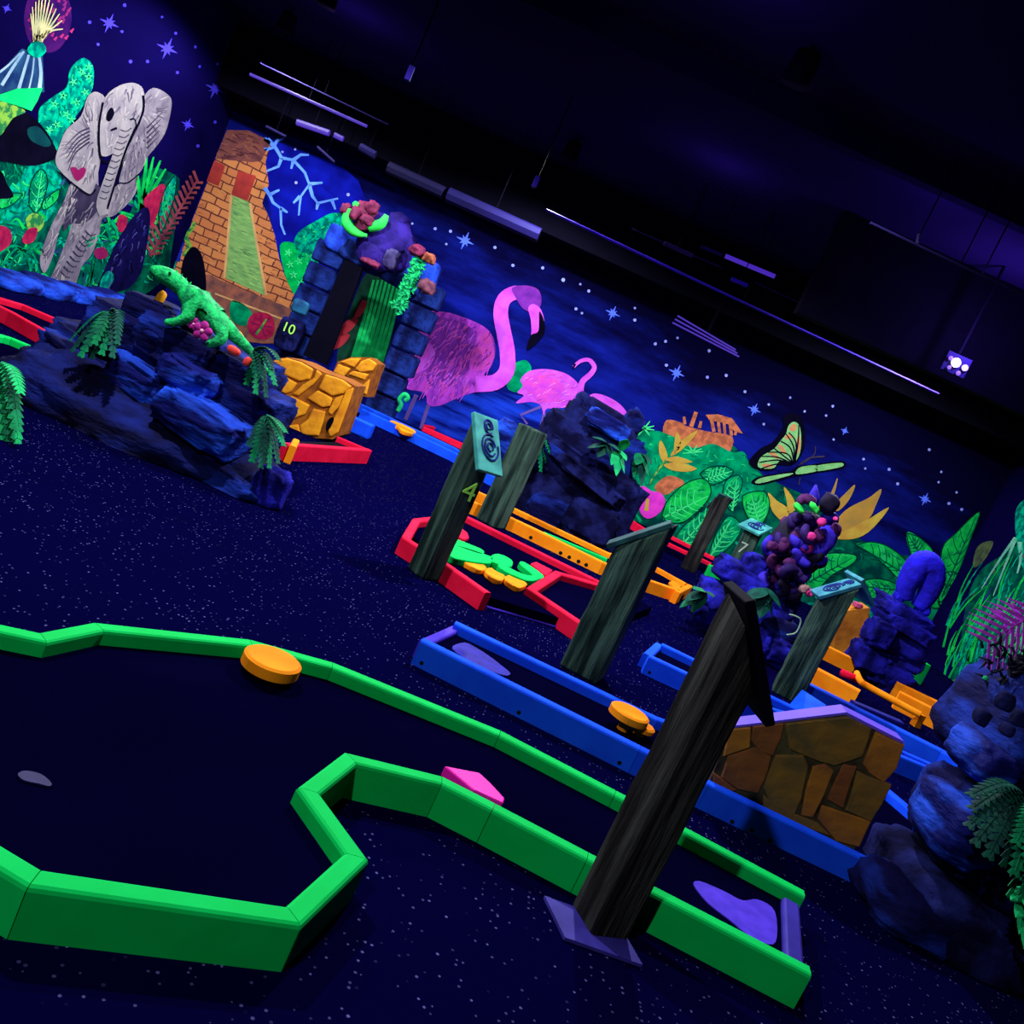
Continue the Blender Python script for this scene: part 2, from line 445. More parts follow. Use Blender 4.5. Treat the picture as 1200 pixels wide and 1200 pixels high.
dots(WB, 'painted_star_dots', [(x, y, r) for x, y, r in (
    (483, 262, 1.5), (510, 268, 2), (528, 271, 2), (523, 286, 1.5), (580, 290, 2), (601, 311, 2), (636, 314, 2), (660, 328, 2.4), (680, 333, 1.6), (690, 341, 2),
    (675, 362, 2), (682, 367, 1.6), (744, 361, 1.6), (744, 375, 2), (768, 403, 2), (780, 400, 2), (794, 396, 1.5), (831, 411, 2), (781, 428, 2), (829, 442, 2), (851, 440, 2),
    (873, 459, 1.8), (901, 474, 1.5), (895, 497, 1.6), (926, 466, 1.5), (943, 482, 1.6), (976, 476, 1.8), (968, 487, 1.5), (1012, 538, 1.8), (1042, 550, 2), (1052, 567, 2),
    (1089, 527, 1.8), (1103, 553, 1.6), (1112, 590, 2), (1127, 597, 2), (1121, 577, 1.6), (1100, 565, 1.4), (1014, 549, 1.5), (977, 515, 1.4), (346, 175, 1.6), (331, 178, 1.5), (347, 214, 2), (408, 228, 2.2))], P_STARD)
dots(WL, 'painted_star_dots', [(x, y, r) for x, y, r in (
    (105, 26, 2.2), (143, 37, 2), (146, 6, 2.4), (115, 52, 2), (153, 72, 2.4), (173, 72, 2.2), (206, 39, 2), (229, 55, 2), (208, 85, 2), (234, 78, 1.8), (276, 102, 2), (252, 143, 2), (232, 171, 2.2), (283, 3, 2), (255, 75, 1.6), (190, 20, 1.6))], P_STARV)

# ---- back wall sky, clouds and lagoon
paint(WB, 'painted_lagoon', [(470, 462), (530, 452), (560, 456), (640, 470), (760, 505), (760, 580), (640, 560), (470, 520)], P_WATER, 2)
paint(WB, 'painted_storm_sky', [(300, 168), (340, 172), (420, 212), (420, 300), (330, 320), (318, 250)], P_BOLTG, 0.8)

# ---- lightning
q = Z(200, 100, 4)
bolts = [[(440, 250), (490, 290), (520, 340), (575, 350), (630, 410), (650, 465), (610, 520), (600, 610)], [(650, 465), (665, 520), (690, 552), (785, 530)], [(690, 552), (684, 582)],
         [(575, 350), (610, 325), (648, 326)], [(520, 340), (505, 380), (450, 402)], [(485, 282), (500, 258), (530, 250)], [(440, 302), (490, 290)], [(455, 250), (480, 272)],
         [(440, 480), (465, 515), (480, 550), (515, 575), (518, 655), (536, 700)], [(465, 512), (510, 490)], [(515, 575), (548, 596)], [(606, 520), (575, 552)], [(652, 462), (712, 456)], [(755, 535), (772, 582)], [(575, 352), (565, 392)]]
strokes(WB, 'painted_lightning', [(q(b), 4.4, 2.2) for b in bolts], P_BOLT, 3, smooth=False, label='branching pale blue lightning bolt')

# ---- pyramid
pyr = paint(WB, 'painted_pyramid', [(266, 152), (292, 153), (318, 166), (311, 190), (315, 216), (307, 238), (314, 252), (322, 276), (327, 302), (334, 324), (346, 346), (341, 372), (334, 392), (240, 350), (196, 336), (214, 292), (226, 256), (243, 214)], P_BRICK, 2, smooth=False, label='stepped brick pyramid with a green stair')
P_PTOP = pm('pyramid_top_brown', (128, 74, 62), (96, 52, 58), 6)
paint(WB, 'painted_temple_top', [(266, 152), (292, 153), (318, 166), (306, 188), (296, 190), (252, 186)], P_PTOP, 3, pyr, smooth=False)
paint(WB, 'painted_doorway', [(251, 188), (264, 194), (256, 218), (242, 212)], P_ORED, 4, pyr, smooth=False)
paint(WB, 'painted_doorway', [(279, 200), (300, 206), (290, 236), (271, 228)], P_ORED, 4, pyr, smooth=False)
paint(WB, 'painted_stair', [(273, 226), (291, 236), (297, 268), (303, 306), (310, 346), (265, 326), (268, 282)], P_STAIR, 3.5, pyr, smooth=False)
strokes(WB, 'painted_stair_edge', [([(271, 228), (267, 280), (263, 326)], 3, 3), ([(293, 238), (300, 280), (312, 346)], 3, 3), ([(252, 344), (342, 378)], 2, 2)], P_STAIRL, 4, pyr)
P_PBASE = pm('pyramid_base_rust', (150, 88, 66), (92, 62, 62), 6)
paint(WB, 'painted_pyramid_base', [(240, 322), (262, 330), (312, 350), (343, 366), (338, 400), (270, 395), (225, 350)], P_PBASE, 3, pyr)

# ---- trees by the pyramid, hibiscus
paint(WB, 'painted_tree', [(352, 270), (372, 258), (388, 250), (402, 252), (398, 275), (380, 300), (365, 315), (348, 312), (344, 285)], P_TEAL, 2)
paint(WB, 'painted_bush', [(328, 288), (342, 284), (350, 295), (362, 300), (358, 322), (352, 345), (344, 344), (334, 322)], pm('bush_green', (0, 190, 80), (0, 140, 70), 7), 2.5)
hib = paint(WB, 'painted_hibiscus', [(290, 378), (296, 368), (308, 366), (318, 370), (322, 382), (318, 394), (306, 398), (294, 392)], P_RED, 5, label='red painted hibiscus flower')
strokes(WB, 'stamen', [([(300, 392), (306, 384), (312, 374)], 3, 2)], P_YG, 6, hib)
paint(WB, 'painted_leaf', [(272, 352), (290, 360), (296, 374), (284, 382), (270, 372)], P_GREEN, 4)

# ---- flamingos
q = Z(450, 300, 4)
fl = paint(WB, 'painted_flamingo', q([(180, 275), (280, 262), (380, 290), (470, 332), (510, 380), (522, 450), (500, 520), (470, 560), (540, 590), (500, 630), (420, 640), (330, 672), (260, 702), (205, 696), (190, 640), (112, 625), (104, 590), (136, 530), (150, 440)]), P_FLAM, 4, label='large pink flamingo with a curved neck')
paint(WB, 'wing', q([(185, 300), (290, 290), (400, 330), (440, 400), (420, 500), (340, 590), (240, 620), (200, 560), (230, 440)]), P_FLAMD, 5, fl)
paint(WB, 'breast_feathers', q([(430, 400), (470, 345), (505, 390), (515, 460), (490, 520), (440, 540), (400, 520)]), P_FLAM3, 5.5, fl)
paint(WB, 'tail_feathers', q([(150, 440), (190, 400), (240, 450), (210, 520), (140, 545)]), P_FLAM2, 5.6, fl)
R1 = random.Random(11)
fs = []
for k in range(150):
    x = R1.uniform(130, 500); y = R1.uniform(300, 640); a = 0.9 + (x - 300) * 0.0015 + R1.uniform(-.25, .25); l = R1.uniform(35, 85)
    if (x - 320) ** 2 / 180 ** 2 + (y - 480) ** 2 / 185 ** 2 > 1: continue
    fs.append((q([(x, y), (x - math.cos(a) * l * .5, y + math.sin(a) * l * .5 - 6), (x - math.cos(a) * l, y + math.sin(a) * l)]), 1.5, 0.4))
strokes(WB, 'feather_lines', fs[::2], P_FLAM2, 6, fl)
strokes(WB, 'feather_lines', fs[1::2], P_FLAM3, 6, fl)
strokes(WB, 'neck', [(q([(430, 600), (520, 592), (574, 540), (578, 450), (562, 360), (547, 270), (562, 205), (615, 172), (690, 185)]), 19, 16)], P_FLAM2, 6.4, fl)
paint(WB, 'head', q([(600, 150), (660, 138), (720, 155), (738, 200), (728, 245), (690, 262), (650, 245), (620, 200)]), P_FLAMD, 6.8, fl)
bk = paint(WB, 'beak', q([(676, 245), (700, 225), (735, 250), (752, 310), (748, 365), (700, 420), (668, 438), (690, 370), (688, 300)]), P_FLAM2, 7.2, fl)
paint(WB, 'beak_tip', q([(728, 260), (752, 310), (749, 365), (702, 420), (668, 438), (688, 372), (724, 350)]), P_INK, 7.6, fl)
strokes(WB, 'leg', [(q([(152, 650), (100, 768)]), 5, 4.5)], P_LEG, 3.4, fl)
strokes(WB, 'leg', [(q([(208, 700), (172, 810)]), 4.5, 4)], P_LEG, 3.4, fl)
f2 = paint(WB, 'painted_flamingo', q([(640, 580), (680, 540), (760, 530), (850, 550), (905, 592), (936, 640), (922, 690), (880, 722), (862, 705), (800, 716), (762, 716), (748, 745), (735, 700), (690, 684), (618, 690), (655, 655), (625, 640), (650, 610)]), P_FLAM2, 4, label='small walking pink flamingo')
strokes(WB, 'neck', [(q([(920, 640), (930, 590), (970, 552), (986, 520), (962, 488), (922, 492), (888, 520)]), 7.5, 3.5)], P_FLAM2, 5, f2)
paint(WB, 'wing', q([(650, 600), (700, 560), (790, 570), (850, 620), (800, 680), (730, 680), (690, 650)]), P_FLAM3, 5, f2)
strokes(WB, 'leg', [(q([(738, 705), (640, 745), (672, 788)]), 3.2, 2.6)], P_LEG, 3.4, f2, smooth=False)
strokes(WB, 'leg', [(q([(752, 735), (735, 800), (742, 860), (752, 880)]), 3.4, 2.8)], P_LEG, 3.4, f2, smooth=False)
strokes(WB, 'beak', [(q([(896, 505), (884, 530)]), 3, 1.5)], P_INK, 5.4, f2)
f3 = paint(WB, 'painted_flamingo', q([(935, 700), (960, 655), (1000, 645), (1060, 665), (1112, 700), (1150, 750), (1182, 795), (1120, 775), (1040, 750), (980, 740)]), P_FLAM2, 4, label='pink flamingo back showing above the rock')
strokes(WB, 'red_feathers', [(q([(905, 690), (960, 705), (1035, 745)]), 7, 5)], pm('red_feather', (220, 50, 80)), 5, f3)
paint(WB, 'painted_leaf', q([(605, 510), (660, 488), (690, 520), (680, 570), (640, 635), (590, 630), (575, 600), (600, 560)]), P_GREEN, 3.2)

q = Z(450, 300, 4)
WING = q([(185, 300), (290, 285), (400, 320), (450, 400), (430, 510), (340, 600), (230, 640), (180, 580), (180, 440)])
FB = q([(180, 275), (280, 262), (380, 290), (470, 332), (510, 380), (522, 450), (500, 520), (470, 560), (420, 640), (330, 672), (260, 702), (205, 696), (190, 640), (112, 625), (104, 590), (136, 530), (150, 440)])
PV = pm('flamingo_violet_stroke', (170, 70, 215), (150, 60, 200)); PD = pm('flamingo_plum_stroke', (112, 34, 138), (98, 28, 124)); PR = pm('flamingo_rose_stroke', (214, 78, 150), (200, 66, 150))
brush(WB, FB, [PV, PD, PR, P_FLAM2, PD], 190, 10, 1.3, lambda x, y: 2.25 - (y - 420) * .006, 6.0, fl, .3)
F2B = q([(640, 580), (680, 540), (760, 530), (850, 550), (905, 592), (936, 640), (922, 690), (800, 716), (735, 700), (655, 655)])
brush(WB, F2B, [PV, PR, pm('flamingo_pale', (232, 130, 236))], 50, 8, 1.2, 2.8, 5.6, f2, .35)
F3B = q([(935, 700), (960, 655), (1000, 645), (1060, 665), (1112, 700), (1150, 750), (1120, 765), (1040, 745)])
brush(WB, F3B, [PV, PR], 20, 7, 1.1, .6, 5.6, f3, .3)
# cloud streaks
# ---- jungle on the right part of the back wall
paint(WB, 'painted_jungle', [(735, 500), (765, 505), (800, 520), (850, 518), (872, 535), (900, 560), (960, 590), (1020, 640), (1075, 655), (1130, 690), (1150, 760), (1120, 850), (1000, 800), (880, 740), (760, 660), (728, 600)], P_GREEN3, 2.4)
paint(WB, 'painted_bushes', [(745, 520), (765, 505), (790, 512), (812, 525), (835, 520), (858, 530), (872, 530), (880, 548), (895, 560), (890, 580), (850, 590), (780, 590), (742, 560)], P_GREEN, 2.8)
q = Z(740, 460, 4.615)
ru = paint(WB, 'painted_ruin', q([(170, 220), (190, 150), (262, 160), (300, 182), (400, 208), (545, 240), (530, 330), (512, 372), (430, 330), (300, 335), (200, 305)]), P_ORUIN, 2.6, label='orange ruined temple on a hill')
strokes(WB, 'column', [(q([(288, 172), (284, 130)]), 4, 3), (q([(322, 185), (350, 105)]), 5, 4.5), (q([(368, 192), (376, 155)]), 4, 3), (q([(432, 140), (446, 212)]), 4, 4), (q([(468, 145), (478, 222)]), 3.5, 3.5), (q([(500, 150), (506, 228)]), 3.5, 3.5), (q([(535, 160), (540, 235)]), 4, 4), (q([(570, 200), (560, 230)]), 3, 3)], P_ORUIN, 3, ru)
paint(WB, 'roof', q([(402, 120), (470, 118), (545, 140), (602, 222), (560, 212), (520, 170), (420, 148)]), P_ORUIN, 3.2, ru, smooth=False)

def leaf(wall, pts, m, mid=None, layer=4, name='painted_leaf', ribs=5, vein=P_VEIN, label=None, w=2.2):
    o = paint(wall, name, pts, m, layer, label=label)
    OUTL = [(p.x, p.y) for p in smooth_pts([(x, y, 0) for x, y in list(pts) + [pts[0]]], False, 4)]
    strokes(wall, 'leaf_outline', [(OUTL, 1.3, 1.3)], P_INKG, layer + .5, o, smooth=False)
    A0 = math.atan2(mid[1][1] - mid[0][1], mid[1][0] - mid[0][0]) if mid else 1.2
    brush(wall, pts, [P_LT, P_DK, P_LT], 26, 9, 1.8, lambda x, y: A0 + .5, layer + .25, o, .5)
    if mid:
        (x0, y0), (x1, y1) = mid
        cx = sum(p[0] for p in pts) / len(pts); cy = sum(p[1] for p in pts) / len(pts)
        L = [([(x0, y0), (x1, y1)], w, 0.8)]
        dx, dy = x1 - x0, y1 - y0; l = math.hypot(dx, dy); nx, ny = -dy / l, dx / l
        # half width of the outline on each side
        ext = {1: 0, -1: 0}
        for px, py in pts:
            s = (px - x0) * nx + (py - y0) * ny
            ext[1] = max(ext[1], s); ext[-1] = max(ext[-1], -s)
        for k in range(ribs):
            t = 0.12 + 0.68 * k / ribs
            for sd in (1, -1):
                e = ext[sd] * (0.78 * math.sin(math.pi * min(1, t * 0.85 + .18)))
                bx, by = x0 + dx * t, y0 + dy * t
                L.append(([(bx, by), (bx + nx * sd * e * .55 + dx * .06, by + ny * sd * e * .55 + dy * .06), (bx + nx * sd * e + dx * .15, by + ny * sd * e + dy * .15)], w * .7, 0.6))
        strokes(wall, 'leaf_veins', L, vein, layer + .6, o)
    return o
leaf(WB, q([(165, 665), (195, 585), (280, 500), (370, 465), (420, 490), (425, 560), (360, 640), (280, 700), (200, 702)]), P_GREEN2, q([(180, 672), (425, 575)]) and tuple(q([(180, 672), (415, 560)])), 5)
leaf(WB, q([(225, 810), (290, 715), (480, 580), (450, 680), (340, 850), (270, 850)]), P_GREEN, tuple(q([(260, 840), (470, 600)])), 4.5)
leaf(WB, q([(600, 560), (640, 540), (715, 535), (745, 580), (740, 650), (690, 725), (640, 690), (605, 620)]), P_GREEN2, tuple(q([(690, 715), (650, 555)])), 5)
leaf(WB, q([(370, 440), (420, 405), (500, 398), (552, 430), (510, 470), (430, 500)]), P_GREEN, tuple(q([(400, 470), (545, 425)])), 4.4)
leaf(WB, q([(410, 890), (460, 760), (525, 668), (595, 720), (555, 810), (470, 880)]), P_GREEN, tuple(q([(430, 880), (540, 690)])), 4.6)
leaf(WB, q([(490, 560), (510, 480), (570, 445), (600, 480), (580, 560), (540, 640)]), P_GREEN, tuple(q([(545, 640), (570, 470)])), 4.2)
yp = paint(WB, 'painted_yellow_plant', q([(150, 270), (165, 265), (190, 320), (195, 360), (175, 380), (150, 330)]), P_YEL, 4.6, label='yellow leaves of a slender plant')
for pts in ([(230, 330), (240, 220), (262, 235), (265, 290)], [(210, 340), (270, 260), (355, 205), (330, 250), (260, 320)], [(185, 365), (240, 345), (330, 375), (260, 382)], [(175, 390), (260, 378), (352, 410), (300, 428), (220, 420)]):
    paint(WB, 'leaf', q(pts), P_YEL, 4.8, yp)
strokes(WB, 'stem', [(q([(185, 365), (130, 440), (95, 500)]), 2.5, 2)], P_YG, 4.7, yp)
an = paint(WB, 'painted_anthurium', q([(18, 545), (60, 505), (110, 532), (160, 545), (182, 592), (150, 652), (90, 682), (50, 652), (38, 595)]), P_PINKFL, 5, label='pink heart shaped anthurium flower')
strokes(WB, 'spadix', [(q([(80, 640), (88, 575)]), 5, 4)], P_YEL, 6, an)
paint(WB, 'painted_rust_leaf', q([(130, 500), (200, 450), (270, 470), (285, 495), (240, 520), (190, 552), (140, 540)]), P_ORUIN, 4.4)
strokes(WB, 'painted_tuft', [([(755, 502), (755 + 12 * math.cos(a), 502 + 10 * math.sin(a))], 2.4, 1) for a in (.2, 1, 2.2, 3, 3.8, 4.6, 5.3, 6)], P_VEIN, 4)
strokes(WB, 'painted_tuft', [([(812, 530), (812 + 12 * math.cos(a), 530 + 9 * math.sin(a))], 2, 1) for a in (3, 3.6, 4.3, 5.1, 5.8, 6.2)], P_VEIN, 4)
# butterfly
bf = paint(WB, 'painted_butterfly', q([(635, 375), (660, 340), (700, 300), (760, 270), (800, 222), (825, 180), (818, 140), (850, 113), (905, 125), (935, 190), (938, 280), (915, 345), (870, 392), (800, 385), (770, 420), (700, 420), (655, 405)]), P_INK, 5, label='green and orange butterfly with black wing edges')
paint(WB, 'wing_patch', q([(682, 392), (705, 345), (770, 305), (805, 262), (835, 225), (850, 178), (880, 158), (908, 180), (918, 240), (912, 320), (880, 375), (805, 368), (770, 408), (705, 410)]), P_BFLY, 5.6, bf)
for pts in ([(856, 190), (878, 168), (894, 184), (886, 205), (862, 208)], [(832, 235), (862, 225), (872, 245), (835, 252)], [(705, 396), (725, 384), (772, 392), (742, 408)], [(893, 260), (910, 232), (914, 290), (898, 335), (888, 320)], [(790, 290), (812, 285), (838, 325), (820, 330)], [(745, 330), (765, 320), (800, 352), (785, 358)]):
    paint(WB, 'wing_patch', q(pts), P_BFLYO, 6.2, bf)
strokes(WB, 'wing_veins', [(q(s), 2.0, 1.3) for s in ([(880, 385), (820, 340), (770, 300)], [(870, 385), (790, 350), (705, 345)], [(870, 388), (790, 365), (690, 378)], [(875, 385), (840, 330), (735, 322)], [(880, 380), (860, 300), (806, 262)], [(882, 380), (876, 290), (835, 222)], [(884, 375), (890, 270), (850, 215)], [(884, 375), (902, 260), (905, 175)], [(868, 390), (780, 388), (700, 412)])], P_INK, 6.6, bf)
low = paint(WB, 'lower_wing', q([(648, 488), (690, 455), (860, 425), (890, 402), (1000, 385), (1140, 370), (1158, 398), (1110, 418), (900, 450), (800, 475), (700, 500)]), P_INK, 5.2, bf)
for pts in ([(668, 485), (710, 460), (860, 436), (862, 445), (790, 466), (700, 490)], [(890, 425), (920, 402), (1000, 395), (1000, 425), (900, 442)], [(1005, 395), (1130, 380), (1146, 396), (1100, 410), (1008, 424)]):
    paint(WB, 'wing_patch', q(pts), P_BFLY, 6, bf)
strokes(WB, 'antennae', [(q([(905, 395), (960, 355), (1045, 345)]), 1.6, 2), (q([(905, 395), (985, 340), (995, 290)]), 1.6, 1.2), (q([(905, 500), (912, 460)]), 1.5, 1)], P_DGREY, 5, bf)
# ochre star flower
q = Z(900, 500, 4)
oc = None
for pts, m in (([(295, 515), (320, 440), (380, 380), (470, 335), (532, 293), (505, 370), (478, 425), (420, 470), (350, 515)], P_OCHRE), ([(300, 520), (400, 470), (480, 428), (566, 378), (520, 445), (460, 502), (400, 526), (340, 528)], P_YEL),
               ([(235, 375), (285, 330), (325, 240), (312, 310), (270, 375)], P_OCHRE), ([(305, 375), (355, 320), (408, 272), (382, 340), (330, 395)], P_OCHRE), ([(0, 310), (40, 345), (98, 390), (75, 445), (20, 395)], P_YEL), ([(75, 283), (118, 335), (130, 385), (95, 405), (88, 350)], P_YEL)):
    o = paint(WB, 'painted_star_flower' if oc is None else 'petal', q(pts), m, 5 if oc is None else 5.4, oc, label='ochre star flower with pointed petals' if oc is None else None)
    if oc is None: oc = o
# bright leaves at the far right
for pts, mid in (([(410, 555), (480, 540), (560, 560), (640, 620), (662, 662), (620, 715), (560, 660), (490, 600)], [(640, 690), (420, 555)]), ([(648, 498), (710, 520), (772, 580), (742, 610), (680, 620)], [(720, 610), (655, 505)]),
                 ([(400, 740), (500, 712), (605, 740), (585, 795), (480, 805), (420, 782)], [(600, 765), (405, 745)]), ([(185, 650), (280, 595), (405, 600), (400, 640), (300, 695), (230, 765), (185, 750)], [(190, 730), (395, 615)]),
                 ([(800, 830), (815, 580), (880, 500), (992, 398), (945, 540), (890, 690), (830, 800)], [(815, 800), (975, 420)]), ([(770, 720), (850, 680), (890, 700), (860, 800), (800, 850), (760, 830)], None)):
    leaf(WB, q(pts), P_GREEN2, tuple(q(mid)) if mid else None, 5, vein=pm('dark_vein', (0, 90, 60)))
# grasses in the right corner: blades on both walls
gl = []
R2 = random.Random(3)
for k in range(60):
    x = 1085 + R2.uniform(0, 75); y = 835 - R2.uniform(0, 40); h = R2.uniform(60, 150); a = 0.42 + R2.uniform(-.18, .2)
    gl.append(([(x, y), (x + math.sin(a) * h * .5, y - math.cos(a) * h * .5), (x + math.sin(a + .12) * h, y - math.cos(a + .12) * h)], 3, 1))
def corner_split(px, py): return D(px, py, YB).x < XR - 0.05
def ok(b, back): return all(corner_split(*p) == back for p in b[0])
paint(WB, 'painted_undergrowth', [(1075, 740), (1100, 700), (1118, 690), (1112, 760), (1095, 850), (1060, 830)], P_GREEN, 3.4)
strokes(WB, 'painted_grass', [b for b in gl if ok(b, True)][::2], P_TEAL, 5.6)
strokes(WB, 'painted_grass', [b for b in gl if ok(b, True)][1::2], P_GREEN2, 5.8)
UG = [(1124, 760), (1134, 700), (1150, 668), (1172, 652), (1190, 640), (1230, 650), (1230, 870), (1105, 860)]
paint(WR, 'painted_undergrowth', UG, P_GREEN3, 1)
brush(WR, UG, [P_GREEN, P_DK, P_TEAL, pm('olive_stroke', (70, 84, 60)), pm('slate_stroke', (30, 50, 110))], 150, 20, 3, -1.2, 1.8, WR, .35)
gr = []
for k in range(110):
    x = 1100 + R2.uniform(0, 100); y = 850 - R2.uniform(0, 140); h = R2.uniform(30, 90); a = 0.42 + R2.uniform(-.25, .25)
    b = ([(x, y), (x + math.sin(a) * h * .5, y - math.cos(a) * h * .5), (x + math.sin(a + .12) * h, y - math.cos(a + .12) * h)], 2.6, .8)
    if ok(b, False): gr.append(b)
strokes(WR, 'painted_grass', gr[::2], P_TEAL, 3)
strokes(WR, 'painted_grass', gr[1::2], P_GREEN2, 3.4)
paint(WR, 'painted_palm_head', [(1190, 600), (1203, 585), (1215, 600), (1215, 680), (1200, 668), (1192, 640)], P_TEAL, 2)
strokes(WR, 'painted_palm_frond', [([(1190, 630), (1172, 655), (1150, 690)], 4, 1), ([(1190, 632), (1178, 662), (1164, 698)], 4, 1), ([(1195, 635), (1196, 655), (1192, 672)], 5, 1.5)], pm('pale_frond', (110, 190, 150), (80, 150, 130)), 3)
paint(WR, 'painted_stump', [(1146, 640), (1163, 634), (1160, 646), (1150, 660), (1140, 664)], pm('olive_stump', (84, 100, 62), (50, 62, 52), 9), 2)

# ---- left wall: elephant, volcano, plants
vol = paint(WL, 'painted_volcano', [(-30, 112), (0, 84), (26, 57), (50, 64), (52, 108)], P_SLATE, 1, smooth=False, label='grey blue volcano erupting')
strokes(WL, 'ash_streaks', [([(28, 60), (16, 78), (2, 100)], 3, 4), ([(34, 64), (28, 84), (22, 104)], 3, 4), ([(46, 66), (48, 86), (46, 106)], 3, 5), ([(24, 62), (8, 78), (-6, 88)], 2, 3), ([(40, 66), (38, 86), (34, 104)], 2, 2)], P_SLATEL, 2, vol)
strokes(WL, 'lava_glow', [([(60 + 26 * math.cos(k * 1.7) * (k % 5 + 2) / 6, 24 + 28 * math.sin(k * 1.7) * (k % 5 + 2) / 6), (63 + 27 * math.cos(k * 1.7) * (k % 5 + 2) / 6, 19 + 29 * math.sin(k * 1.7) * (k % 5 + 2) / 6)], 4, 1.5) for k in range(34)], P_LAVA, 0.9, vol)
P_HAZE = pm('lava_haze', (60, 16, 80), (30, 10, 66), 5)
paint(WL, 'lava_haze', [(36, 52), (28, 20), (40, -12), (74, -12), (84, 22), (74, 52), (56, 62)], P_HAZE, 0.6, vol)
strokes(WL, 'lava_fountain', [([(42, 58), (42 + dx * .45, 38), (42 + dx, y)], 4.5, 1) for dx, y in ((-6, 16), (-4, 8), (0, 2), (4, -4), (8, -6), (12, -4), (16, 0), (20, 4), (24, 10), (28, 16), (31, 24), (32, 34))], P_CREAM, 3, vol)
paint(WL, 'crater_glow', [(32, 60), (38, 50), (50, 50), (54, 60), (44, 68)], P_TEAL, 3.4, vol)
paint(WL, 'painted_treetops', [(45, 132), (60, 115), (78, 102), (82, 82), (97, 68), (109, 78), (108, 105), (95, 128), (80, 150), (70, 175), (52, 172)], P_TEAL, 1.4)
paint(WL, 'painted_jungle', [(-30, 180), (30, 183), (68, 186), (80, 215), (120, 260), (150, 255), (170, 200), (205, 205), (210, 225), (200, 300), (190, 330), (110, 370), (-30, 350)], P_GREEN3, 1)
paint(WL, 'painted_leaves', [(-20, 238), (20, 215), (32, 195), (60, 190), (72, 210), (62, 250), (45, 262), (10, 262), (-20, 260)], P_TEAL, 1.6)
for pts, mid in (([(34, 240), (36, 215), (48, 198), (56, 212), (50, 238), (42, 250)], ((42, 248), (49, 202))), ([(48, 238), (62, 226), (70, 222), (66, 236), (52, 246)], None), ([(0, 225), (15, 226), (26, 228), (14, 240), (0, 244)], None)):
    leaf(WL, pts, P_GREEN2 if not mid else P_GREEN, mid, 2.4, ribs=3, w=1.4)
el = paint(WL, 'painted_elephant', [(112, 185), (118, 225), (146, 212), (162, 203), (158, 228), (135, 252), (120, 256), (116, 276), (106, 300), (96, 312), (86, 340), (74, 352), (62, 350), (54, 340), (70, 302), (84, 262), (72, 264), (62, 300), (52, 320), (47, 302), (60, 265), (75, 236), (84, 214)], P_GREY, 3, label='grey elephant with spread ears walking')
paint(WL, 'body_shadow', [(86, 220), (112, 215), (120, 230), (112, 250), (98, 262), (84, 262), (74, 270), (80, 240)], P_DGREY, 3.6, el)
paint(WL, 'ear', [(70, 170), (78, 152), (95, 136), (103, 113), (115, 108), (125, 120), (119, 150), (118, 185), (110, 222), (102, 226), (76, 206), (65, 190)], P_GREY2, 4.2, el)
paint(WL, 'ear', [(168, 116), (180, 103), (198, 112), (201, 125), (195, 152), (186, 168), (173, 184), (164, 202), (145, 216), (140, 210), (154, 166), (166, 140)], P_GREY, 4.2, el)
paint(WL, 'head', [(121, 120), (135, 103), (155, 97), (168, 105), (169, 130), (160, 150), (150, 162), (135, 178), (120, 183), (115, 166)], P_GREY2, 4.8, el)
strokes(WL, 'trunk', [([(150, 142), (147, 160), (138, 186), (128, 212), (119, 238), (122, 252)], 17, 11)], P_GREY2, 5.4, el)
strokes(WL, 'trunk_rings', [([(141 - 2.2 * k, 152 + 7.2 * k), (148 - 2.3 * k, 154 + 7.2 * k), (154 - 2.6 * k, 150 + 7.4 * k)], 1.2, 1.2) for k in range(12)], P_DGREY, 6, el)
strokes(WL, 'outline', [([(121, 120), (116, 150), (118, 185), (128, 190)], 2, 3), ([(160, 148), (148, 175), (138, 205), (126, 245)], 3, 2), ([(168, 112), (168, 130), (160, 150)], 3, 2), ([(137, 150), (132, 152), (130, 153)], 3, 2), ([(66, 200), (84, 214), (104, 228), (112, 222)], 1.5, 2), ([(140, 214), (150, 214), (164, 203)], 1.5, 1.5), ([(152, 140), (158, 140), (160, 150)], 2, 1)], P_INK, 6.2, el)
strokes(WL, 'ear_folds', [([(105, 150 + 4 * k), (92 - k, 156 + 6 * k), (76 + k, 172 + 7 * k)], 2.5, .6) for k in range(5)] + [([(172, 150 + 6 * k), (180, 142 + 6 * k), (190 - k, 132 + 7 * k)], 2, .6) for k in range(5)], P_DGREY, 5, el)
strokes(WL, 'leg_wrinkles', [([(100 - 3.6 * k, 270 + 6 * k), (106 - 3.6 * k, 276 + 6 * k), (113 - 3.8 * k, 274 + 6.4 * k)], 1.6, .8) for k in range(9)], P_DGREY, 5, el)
paint(WL, 'eye', [(126, 132), (131, 126), (134, 133), (129, 142), (125, 140)], P_INK, 6.4, el)
paint(WL, 'toe_nails', [(73, 346), (78, 342), (84, 346), (81, 353), (74, 353)], pm('toe_nail', (190, 190, 170)), 5, el)
paint(WL, 'heart', [(83, 197), (88, 196), (92, 199), (97, 196), (101, 199), (98, 207), (91, 212), (86, 206)], P_MAROON, 6, el)
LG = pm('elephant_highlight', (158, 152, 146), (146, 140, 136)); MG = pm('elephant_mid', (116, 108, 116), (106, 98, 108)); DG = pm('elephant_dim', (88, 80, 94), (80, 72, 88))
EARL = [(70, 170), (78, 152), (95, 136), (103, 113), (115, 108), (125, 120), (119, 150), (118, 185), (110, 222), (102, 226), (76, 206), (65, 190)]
EARR = [(168, 116), (180, 103), (198, 112), (201, 125), (195, 152), (186, 168), (173, 184), (164, 202), (145, 216), (140, 210), (154, 166), (166, 140)]
